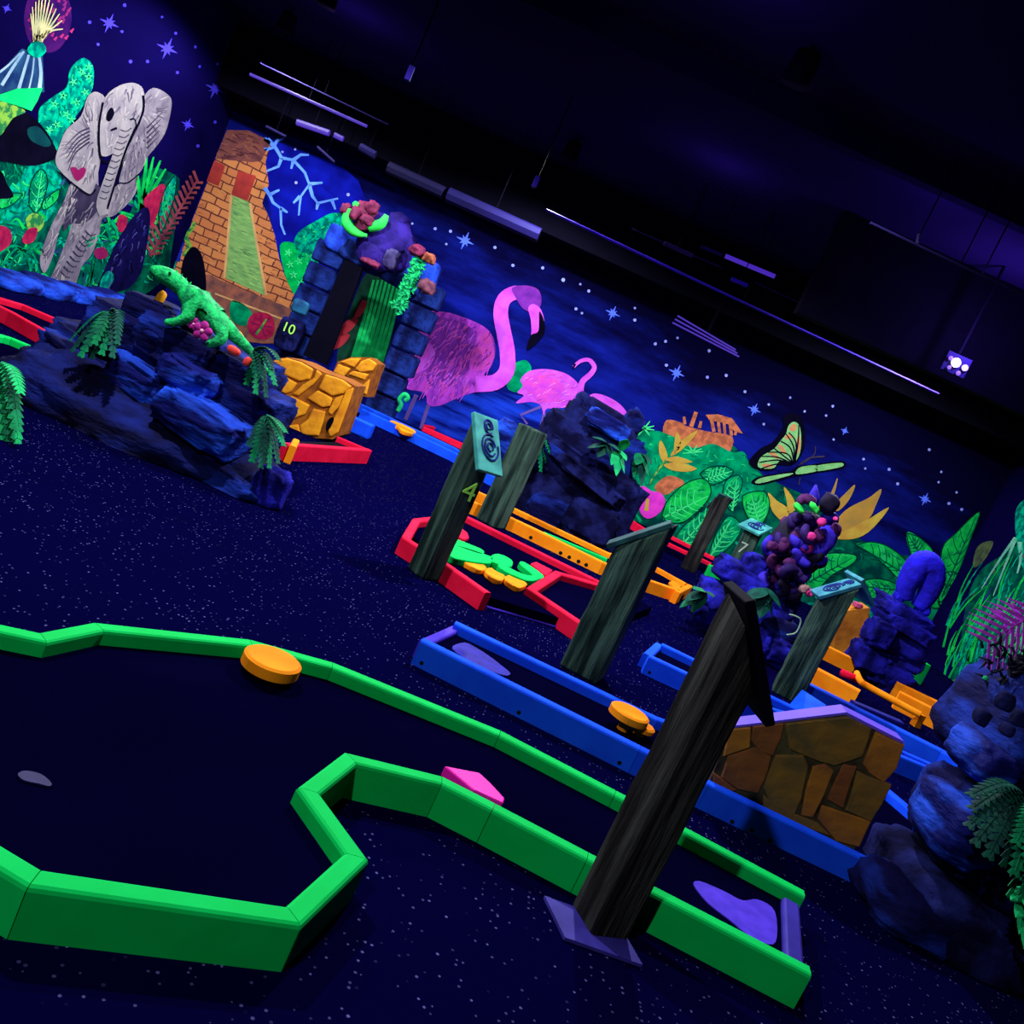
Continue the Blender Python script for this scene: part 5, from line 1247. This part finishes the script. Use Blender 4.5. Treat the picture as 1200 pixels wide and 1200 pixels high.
o = rock(None, 188, 349, 6.12, 12, 22, .06, YEL, 210, 14, name='yellow_bud', sub=3, box_=.85, rough=.06); setp(o, 'yellow bud standing on the rock under the iguana chin', 'bud')
o = rock(None, 281, 394, 6.3, 24, 9, .04, YEL, 211, 30, name='yellow_petal', sub=3, box_=.85, rough=.06); setp(o, 'yellow petal on the iguana back near its tail', 'petal')

# ------------------------------------------------------------------ iguana
IG = mat('iguana_green', S(20, 190, 92), S(0, 122, 66), 16, .6, bump=.6, bscale=60, lo=.4, hi=.6)
def skin(name, verts, edges, radii, m, parent, sub=2, root=0):
    me = bpy.data.meshes.new(name); org = ORG[parent]
    me.from_pydata([tuple(Vector(v) - org) for v in verts], edges, [])
    o = link(name, me, m, parent, org)
    md = o.modifiers.new('skin', 'SKIN'); md.use_smooth_shade = True
    for i, r in enumerate(radii):
        r2 = r if hasattr(r, '__len__') else (r, r)
        me.skin_vertices[0].data[i].radius = r2
    me.skin_vertices[0].data[root].use_root = True
    sd = o.modifiers.new('sub', 'SUBSURF'); sd.levels = sub; sd.render_levels = sub
    return o
ig = thing('iguana', D(225, 375, 6.1), 'green iguana statue stretched along the top of the rock mound', 'statue')
yq = 6.05; s_ = yq / F
def I(x, y, dy=0): return D(x, y, yq + dy)
vs = [I(243, 362), I(228, 350), I(216, 340), I(207, 331), I(196, 324), I(184, 318), I(175, 315),            # 0..6 torso to snout
      I(256, 375), I(268, 387), I(284, 402), I(302, 420, .02), I(318, 442, .04),                               # 7..11 hip and tail
      I(220, 358, -.08), I(221, 372, -.11), I(206, 378, -.13), I(192, 378, -.15),                              # 12..15 near front leg
      I(258, 384, -.09), I(262, 398, -.11), I(250, 403, -.13), I(240, 404, -.14),                              # 16..19 near hind leg
      I(222, 352, .1), I(228, 366, .13), I(262, 380, .1), I(268, 396, .12)]                                    # far legs
es = [(0, 1), (1, 2), (2, 3), (3, 4), (4, 5), (5, 6), (0, 7), (7, 8), (8, 9), (9, 10), (10, 11), (1, 12), (12, 13), (13, 14), (14, 15), (7, 16), (16, 17), (17, 18), (18, 19), (1, 20), (20, 21), (7, 22), (22, 23)]
rad = [15, 14.5, 11, 12, 12, 9, 4.5, 13.5, 10, 7, 4, 2, 9, 8, 6, 4.5, 10, 8, 6, 4, 7, 5, 8, 5]
skin('body', vs, es, [r * s_ for r in rad], IG, ig)
for sgn, dy in ((1, -.062), (-1, .062)):
    V, F_ = rock_geo(I(199, 320, dy), (.02, .02, .02), 2, 2, 1, 0)
    mk('eye', V, F_, mat('iguana_eye', S(10, 40, 30)), ig, True)
crest = []
for k in range(13):
    t = k / 12; x = 206 + 62 * t; y = 320 + 56 * t - 2
    a = I(x, y); crest.append(([a + Vector((-.02, -.004, -.02)), a + Vector((.02, -.004, -.03)), a + Vector((.012, 0, .018)), a + Vector((-.02, .004, -.02)), a + Vector((.02, .004, -.03))], [[0, 1, 2], [3, 2, 4], [0, 2, 3], [1, 4, 2]]))
v, f = join(crest); mk('back_crest', v, f, IG, ig)

# ------------------------------------------------------------------ stone arch with its guardian head
ASTONE = mat('arch_blue_stone', S(26, 50, 128), S(8, 14, 56), 4, .85, bump=.9, bscale=12, lo=.4, hi=.66, detail=9, spec=.04)
ya = 13.6; sA = ya / F
arch = thing('stone_arch', Vector((D(418, 400, ya).x, ya, 0)), 'blue stone block arch with two columns before the pyramid', 'arch')
def column(px, py, top_px, n, w, seed):
    xb = D(px, py, ya).x; zt = D(*top_px, ya).z; h = zt / n
    for k in range(n):
        rr = random.Random(seed + k)
        V, F_ = rock_geo(Vector((xb + rr.uniform(-.02, .02), ya, h * (k + .5))), (w * rr.uniform(.84, .96), .42, h * .94), seed + k, 4, .2, .05, (0, 0, 0), 2.4)
        V = [Vector((v.x, v.y, max(v.z, .002))) for v in V]
        mk('stone', V, F_, ASTONE, arch, True)
    return xb, zt
xl, zl = column(368, 355, (396, 288), 6, .52, 300)
xr, zr = column(472, 420, (500, 330), 6, .48, 320)
for i, (x, y, w, h) in enumerate(((410, 288, 54, 30), (424, 300, 58, 28), (455, 312, 44, 26), (476, 312, 40, 30), (498, 318, 34, 28), (470, 328, 50, 20))):
    V, F_ = rock_geo(D(x, y, ya - .02 * i), (w * sA, .5, h * sA), 340 + i, 3, .4, .1, (0, RD(4), 0))
    mk('stone', V, F_, mat('arch_bright_stone', S(34, 80, 220), S(16, 34, 130), 4, .85, bump=.8, bscale=12) if i in (0, 3, 4) else ASTONE, arch, True)
o = mk('black_beam', *polyprism([D(x, y, 13.08) for x, y in ((404, 304), (425, 313), (382, 428), (355, 416))], Vector((0, .1, 0))), BLACK, arch)
o['label'] = 'black upright beam inside the arch'
text('10', .2, face_matrix(Vector((D(338, 385, 12.9).x, 12.9, D(338, 385, 12.9).z)), Vector((0, -1, 0))), NUM, arch)
V, F_ = rock_geo(D(340, 392, 13.2), (.34, .3, .5), 360, 3, .4, .1)
mk('stone', V, F_, ROCKK, arch, True)
V, F_ = rock_geo(D(352, 360, 13.0), (.24, .12, .2), 361, 3, .4, .1)
mk('stone', V, F_, mat('teal_stone', S(30, 100, 130), S(14, 50, 90), 6), arch, True, 'teal tinted stone')
gh = thing('guardian_head', D(435, 310, 13.2), 'violet guardian head with green crescents and red flowers on the arch', 'statue')
GV = mat('violet_statue', S(48, 28, 130), S(26, 14, 84), 4, .8, bump=.6)
V, F_ = rock_geo(D(452, 285, 13.25), (66 * sA, .5, 56 * sA), 370, 4, .8, .16); mk('head', V, F_, GV, gh, True)
V, F_ = rock_geo(D(466, 262, 13.3), (26 * sA, .3, 26 * sA), 371, 3, .8, .2); mk('brow', V, F_, GV, gh, True)
V, F_ = rock_geo(D(440, 300, 13.15), (40 * sA, .4, 30 * sA), 372, 3, .8, .2); mk('jaw', V, F_, GV, gh, True)
CG = mat('crescent_green', S(60, 235, 80), S(30, 200, 70), 8)
cp = smooth_pts([D(x, y, 12.95) for x, y in ((409, 244), (406, 258), (411, 268), (420, 274), (430, 276))], False, 4)
mk('crescent', *tube(cp, [.025 + .055 * math.sin(math.pi * min(1, .12 + k / 17)) for k in range(len(cp))], 8), CG, gh, True)
cp = smooth_pts([D(x, y, 12.95) for x, y in ((432, 268), (440, 265), (448, 261), (453, 252))], False, 4)
mk('crescent', *tube(cp, [.035 + .04 * math.sin(math.pi * min(1, .1 + k / 13)) for k in range(len(cp))], 8), CG, gh, True)
RF = mat('dusty_red_flower', S(128, 40, 74), S(80, 22, 52), 12)
for i, (x, y, w, h) in enumerate(((428, 248, 26, 22), (424, 262, 20, 16), (406, 245, 12, 14), (436, 243, 14, 14), (430, 258, 16, 12), (434, 308, 22, 8), (416, 250, 10, 16))):
    V, F_ = rock_geo(D(x, y, 13.0 - .02 * i), (w * sA, .14, h * sA), 380 + i, 3, .8, .3); mk('flower_lump', V, F_, RF, gh, True)
V, F_ = rock_geo(D(417, 240, 12.95), (.1, .1, .1), 390, 2, .9, .1); mk('green_bud', V, F_, CG, gh, True)
V, F_ = rock_geo(D(459, 303, 13.05), (.2, .2, .28), 391, 3, .6, .2); mk('claw', V, F_, mat('grey_violet_claw', S(78, 70, 120), S(44, 38, 80), 8), gh, True)
for i, (x, y, w, h, c, l) in enumerate(((490, 294, 18, 12, RF, 'dusty red flower lump on top of the right column'), (503, 303, 14, 12, mat('orange_brown_flower', S(170, 90, 60), S(120, 60, 50), 12), 'orange brown flower lump beside the red one on the column'), (500, 336, 18, 16, mat('brown_flower', S(110, 60, 70), S(70, 36, 60), 12), 'brown flower lump hanging on the right column'))):
    V, F_ = rock_geo(D(x, y, 12.95), (w * sA, .2, h * sA), 395 + i, 3, .7, .3); o = mk('flower_lump', V, F_, c, None, True); setp(o, l, 'flower')
vn = thing('vine', D(480, 340, 12.9), 'green leafy vine trailing down the right column', 'plant')
lv = []; R6 = random.Random(4)
for k in range(260):
    t = R6.random(); x = 492 - 26 * t + R6.uniform(-7, 7); y = 305 + 56 * t + R6.uniform(-7, 7)
    c = D(x, y, 12.95 + R6.uniform(-.08, .05)); a = R6.uniform(0, 6.28); r = .045
    lv.append(([c + Vector((math.cos(a) * r, R6.uniform(-.02, .02), math.sin(a) * r)), c + Vector((-math.sin(a) * r * .5, -.015, math.cos(a) * r * .5)), c - Vector((math.cos(a) * r, 0, math.sin(a) * r)), c + Vector((math.sin(a) * r * .5, -.015, -math.cos(a) * r * .5))], [[0, 1, 2, 3]]))
v, f = join(lv); o = mk('vine_leaves', v, f, PG3, vn); o['kind'] = 'stuff'
mk('vine_stem', *tube(smooth_pts([D(492, 306, 13.05), D(482, 330, 13.0), D(466, 362, 13.05)], False, 4), .02, 6), PG1, vn, True)
sn = thing('green_snake', D(470, 475, 13.0), 'small curled green snake on the right column foot', 'statue')
mk('body', *tube(smooth_pts([D(x, y, 13.36) for x, y in ((466, 482), (470, 474), (468, 468), (474, 462), (478, 466), (474, 470))], False, 4), .035, 8), PG3, sn, True)
# painted waterfall seen through the arch (on the wall behind)
wf = paint(WB, 'painted_waterfall', [(432, 318), (462, 322), (470, 330), (462, 380), (446, 425), (398, 430), (400, 395), (415, 350)], pm('falls_dark', (20, 84, 58), (30, 52, 44), 6), 2.6, label='bright green waterfall with red leaves seen through the arch')
strokes(WB, 'water_streaks', [([(452 + 5 * k - 14, 328), (440 + 5 * k - 14, 375), (426 + 5 * k - 14, 424)], 2.6, 5) for k in range(8)], pm('falls_green', (30, 215, 105), (14, 170, 84), 8), 3.4, wf)
for pts in ([(414, 372), (424, 352), (430, 356), (422, 370), (408, 378)], [(398, 388), (406, 376), (420, 374), (412, 386), (400, 394)], [(388, 404), (396, 393), (410, 392), (402, 404), (390, 410)]):
    paint(WB, 'red_leaf', pts, pm('leaf_red', (205, 62, 70), (170, 44, 62)), 4.4, wf)

# ------------------------------------------------------------------ purple coral cluster
cc_ = thing('coral_cluster', D(930, 690, 8.6), 'purple and pink knotted coral cluster on the rock pile', 'coral')
CM = [mat('coral_dark_violet', S(50, 24, 104), S(28, 12, 62), 10, .7), mat('coral_plum', S(92, 30, 92), S(56, 18, 64), 10, .7), mat('coral_blue_violet', S(58, 40, 200), S(38, 22, 140), 10, .7), mat('coral_black', S(26, 18, 48), S(14, 10, 30), 10, .7), mat('coral_pink', S(225, 60, 140), S(180, 36, 112), 10, .7)]
R7 = random.Random(12)
for k in range(64):
    t = R7.random(); a = R7.uniform(0, 6.28); rr = R7.random() ** .5
    cx = 955 - 38 * t; cy = 605 + 76 * t
    x = cx + math.cos(a) * rr * 30 * (.6 + .5 * math.sin(math.pi * t)); y = cy + math.sin(a) * rr * 16
    m = CM[R7.choice([0, 0, 0, 1, 1, 1, 2, 3])] if x < 955 else CM[R7.choice([0, 1, 2, 2, 1])]
    c = D(x, y, 8.55 + R7.uniform(-.18, .15) - .12 * (1 - rr)); s = R7.uniform(.05, .085); b = R7.uniform(0, 6.28)
    pts = [c + Vector((math.cos(b + j * .9) * s, R7.uniform(-.03, .03) - .02 * j, math.sin(b + j * .9) * s)) for j in range(4)]
    pts = smooth_pts(pts, False, 3)
    mk('coral_lobe', *tube(pts, [.022 + .03 * math.sin(math.pi * (i + .6) / (len(pts) + .2)) for i in range(len(pts))], 8), m, cc_, True)
V, F_ = rock_geo(D(935, 640, 8.65), (70 * 8.6 / F, .34, 84 * 8.6 / F), 400, 3, .9, .2, (0, 0.35, 0)); mk('coral_core', V, F_, CM[3], cc_, True)
for x, y, s in ((963, 612, 10), (951, 629, 10), (979, 608, 5)):
    V, F_ = rock_geo(D(x, y, 8.25), (s / 120, .08, s / 120), x, 3, .9, .1); mk('pink_knob', V, F_, CM[4], cc_, True)
for x, y, s, m in ((968, 630, 22, CM[2]), (962, 640, 20, CM[2]), (972, 590, 20, CM[3]), (946, 640, 14, CM[4])):
    V, F_ = rock_geo(D(x, y, 8.35), (s / 110, .14, s / 100), x + 3, 3, .9, .14); mk('coral_bulb', V, F_, m, cc_, True)
mk('coral_spire', *tube([D(952, 592, 8.5), D(954, 580, 8.5), D(956, 568, 8.5)], [.06, .05, .008], 8), CM[2], cc_, True)
for x, y in ((936, 596), (954, 595)):
    V, F_ = rock_geo(D(x, y, 8.3), (.12, .08, .06), x, 3, .8, .2, (0, .5, 0)); mk('green_tip', V, F_, CG, cc_, True)
for i, (x, y, s, m, l) in enumerate(((905, 640, 11, CM[1], 'small plum coral knob beside the number seven post'), (942, 690, 10, mat('pale_coral', S(150, 110, 110)), 'pale coral knob under the purple coral cluster'), (948, 694, 8, CM[4], 'pink coral knob right of the pale one'))):
    V, F_ = rock_geo(D(x, y, 8.3), (s / 110, .1, s / 110), 430 + i, 3, .8, .25); o = mk('coral_knob', V, F_, m, cc_, True)
fr = thing('wire_loop', D(918, 740, 8.0), 'pale bent wire loop between the rock pile and the post', 'wire')
mk('wire', *tube(smooth_pts([D(x, y, 8.0) for x, y in ((922, 744), (932, 742), (937, 734), (938, 726), (932, 722), (925, 720))], False, 4), .008, 6), mat('pale_wire', S(130, 170, 140)), fr, True)

# ------------------------------------------------------------------ under the ceiling: beams, conduits and lamps
def emis(name, c, s):
    m = bpy.data.materials.new(name); m.use_nodes = True; b = m.node_tree.nodes['Principled BSDF']
    b.inputs['Base Color'].default_value = (0.01, 0.005, .03, 1); b.inputs['Emission Color'].default_value = (*c, 1); b.inputs['Emission Strength'].default_value = s
    return m
TUBE = emis('violet_tube_light', (.10, .035, .75), .55)
def bar(p1, p2, y, tpx, m, label, name='ceiling_conduit', cat='conduit', dy=None):
    a, b = D(*p1, y), D(*p2, y if dy is None else dy)
    s = y / F * tpx / 2
    t = thing(name, (a + b) / 2, label, cat, 'ceiling conduits')
    mk('tube', *tube([a, b], s, 8), m, t)
    for k in (.5,):
        p = a + (b - a) * k
        mk('hanger', *tube([p, Vector((p.x, p.y, ZC))], .006, 5), BLACK, t)
def beam(name, y0, y1, z0, z1, m, label):
    o = mk(name, *box(((XL + XR) / 2, (y0 + y1) / 2, (z0 + z1) / 2), XR - XL - .02, y1 - y0, z1 - z0), m); setp(o, label, 'beam')
beam('soffit_beam', 13.75, 14.5, D(700, 300, 13.75).z, ZC - .002, BLACK, 'black soffit beam over the painted back wall')
_bx = D(925, 385, 10.15).x
o = mk('ceiling_beam', *box(((_bx + XR - .01) / 2, 10.25, (D(1010, 400, 10.15).z + ZC) / 2), XR - .01 - _bx, .2, ZC - D(1010, 400, 10.15).z - .004), BLACK); setp(o, 'black ceiling beam behind the violet floodlight', 'beam')
beam('ceiling_beam', 7.9, 8.05, ZC - .22, ZC - .002, CEIL, 'dark ceiling beam nearest the viewer')
bar((293, 87), (430, 148), 12.6, 3.4, TUBE, 'bright violet tube lamp above the pyramid')
bar((305, 74), (455, 146), 12.4, 1.6, DIMBAR, 'thin dim conduit above the bright violet one')
bar((348, 143), (386, 156), 13.2, 7, TUBE, 'short violet lamp tube above the lightning', 'lamp_tube', 'lamp')
bar((392, 158), (402, 163), 13.2, 6, TUBE, 'stubby violet lamp tube end beside the short tube', 'lamp_tube', 'lamp')
bar((372, 172), (392, 190), 13.4, 3, DIMBAR, 'short dim violet strip above the lightning')
bar((312, 148), (335, 160), 13.4, 3, DIMBAR, 'dim strip at the top of the pyramid')
bar((422, 172), (440, 182), 13, 9, DIMBAR, 'dim violet box end on the soffit', 'soffit_box', 'box')
DARKV = mat('deep_violet_metal', S(15, 9, 66), S(10, 6, 50), 2, .7)
bar((525, 228), (632, 276), 12.8, 17, DARKV, 'wide dark violet duct above the large flamingo', 'ceiling_duct', 'duct')
bar((455, 196), (520, 226), 12.8, 14, mat('deeper_violet_metal', S(9, 5, 44), S(7, 4, 36), 2, .7), 'darker duct section left of the wide violet duct', 'ceiling_duct', 'duct')
bar((640, 246), (1100, 462), 11.6, 2.8, VIOLETBAR, 'long thin violet conduit running to the floodlight')
bar((850, 300), (908, 324), 11.4, 5, TUBE, 'bright violet bar in the middle of the ceiling', 'lamp_tube', 'lamp')
bar((822, 289), (846, 299), 11.4, 4, DIMBAR, 'dim end of the bright violet bar', 'lamp_tube', 'lamp')
bar((740, 268), (846, 314), 11.5, 1.4, DIMBAR, 'thin grey conduit left of the bright violet bar')
bar((778, 285), (812, 300), 11.5, 5, mat('grey_violet_metal', S(58, 50, 90), S(40, 34, 70), 3), 'grey violet coupling on the thin conduit')
bar((857, 327), (876, 335), 11.3, 4.5, VIOLETBAR, 'small violet plate under the bright bar', 'lamp_tube', 'lamp')
bar((885, 331), (1035, 400), 11.2, 1.6, DIMBAR, 'thin conduit right of the small violet plate')
for k in range(3):
    bar((784 - 3 * k + 10, 372 + 4 * k - 2), (872 + 2 * k - 10, 416 + 4 * k - 6), 13.3, 1.8, TUBE, ('upper', 'middle', 'lower')[k] + ' of three parallel violet tubes above the clouds', 'lamp_tube', 'lamp')
bar((1020, 261), (1230, 361), 7.7, 3, DIMBAR, 'conduit on the ceiling above the floodlight')
bar((1075, 285), (1077, 274), 7.7, 4, DIMBAR, 'small hanger left on the upper conduit', 'conduit_hanger', 'hanger')
bar((1152, 320), (1162, 300), 7.7, 1.6, DIMBAR, 'thin hanger right on the upper conduit', 'conduit_hanger', 'hanger')
def small_sensor(px, py, y, label):
    t = thing('ceiling_sensor', D(px, py, y), label, 'sensor')
    mk('housing', *box(D(px, py, y), .05, .06, .12, .2), VIOLETBAR, t)
    mk('rod', *tube([D(px, py, y) + Vector((0, 0, .05)), Vector((D(px, py, y).x, y, ZC))], .008, 6), BLACK, t)
    mk('lens', *disc(D(px - 2, py + 6, y), .02, .04, 10), DIMBAR, t)
small_sensor(480, 86, 8.2, 'small violet fitting hanging alone from the dark ceiling')
small_sensor(628, 213, 10.5, 'tiny violet fitting hanging left of the long conduit')

# violet floodlight that is seen switched on
lp = D(1122, 427, 9.6)
fl_ = thing('floodlight', lp, 'violet floodlight with glowing lenses on the ceiling', 'lamp')
mk('housing', *box(lp + Vector((0, .07, 0)), .26, .1, .2), DARKV, fl_)
mk('bracket', *tube([lp + Vector((0, .1, .08)), Vector((lp.x, lp.y + .1, ZC))], .015, 6), BLACK, fl_)
for dx, dz, r, m in ((-.02, .01, .05, emis('lamp_core', (.8, .72, 1), 6)), (.085, 0, .035, emis('lamp_violet', (.5, .3, 1), 3)), (-.09, .03, .025, emis('lamp_dim', (.25, .12, 1), 1.5)), (.05, -.075, .025, emis('lamp_dim2', (.25, .12, 1), 1.5)), (-.06, -.06, .022, emis('lamp_dim3', (.25, .12, 1), 1.5))):
    V, F_ = rock_geo(lp + Vector((dx, -.0, dz)), (2 * r, r, 2 * r), 5, 2, 1, 0); mk('lens', V, F_, m, fl_, True)
lamp('floodlight_glow', lp + Vector((0.1, -.22, .25)), 80, (0.32, 0.16, 1.0), .05)
# lamp bodies of the other black lights and of both added fills
for n, l, p, a, ang, w_ in LAMPS:
    t = thing('uv_cannon', Vector(l) + Vector((0, 0, .12)), 'black ultraviolet cannon lamp hung under the ceiling before the ' + w_ if 'painting' in w_ else 'black ultraviolet cannon lamp hung under the ceiling above the ' + w_, 'lamp', 'black light cannons')
    mk('housing', *tube([Vector(l) + Vector((0, 0, .12)), Vector(l) + Vector((0, 0, .34))], [.12, .09], 14), BLACK, t, True)
    mk('hanger', *tube([Vector(l) + Vector((0, 0, .33)), Vector((l[0], l[1], ZC))], .012, 6), BLACK, t)
# weak violet fill lights added to lift the ceiling, apart from any tube
for i, (l, p) in enumerate((((-4.0, 10.9, 4.0), 12), ((0.6, 10.4, 4.0), 12), ((2.4, 8.6, 4.0), 10), ((-5.6, 8.0, 4.0), 10), ((0.0, 6.4, 4.0), 8))):
    lamp('tube_spill', l, p, (0.28, 0.14, 1.0), .15)

# low blue kerb at the foot of the elephant wall
kb = thing('blue_kerb', Vector((XL + .35, 11.6, 0)), 'low blue rocky kerb at the foot of the elephant wall', 'kerb')
for i in range(5):
    yk = 10.2 + i * .72
    V, F_ = rock_geo(Vector((XL + .3, yk, .07)), (.5, .8, .2 + .04 * (i % 2)), 500 + i, 3, .5, .15)
    V = [Vector((max(v.x, XL + .01), v.y, max(v.z, .002))) for v in V]
    mk('kerb_stone', V, F_, ROCKB, kb, True)
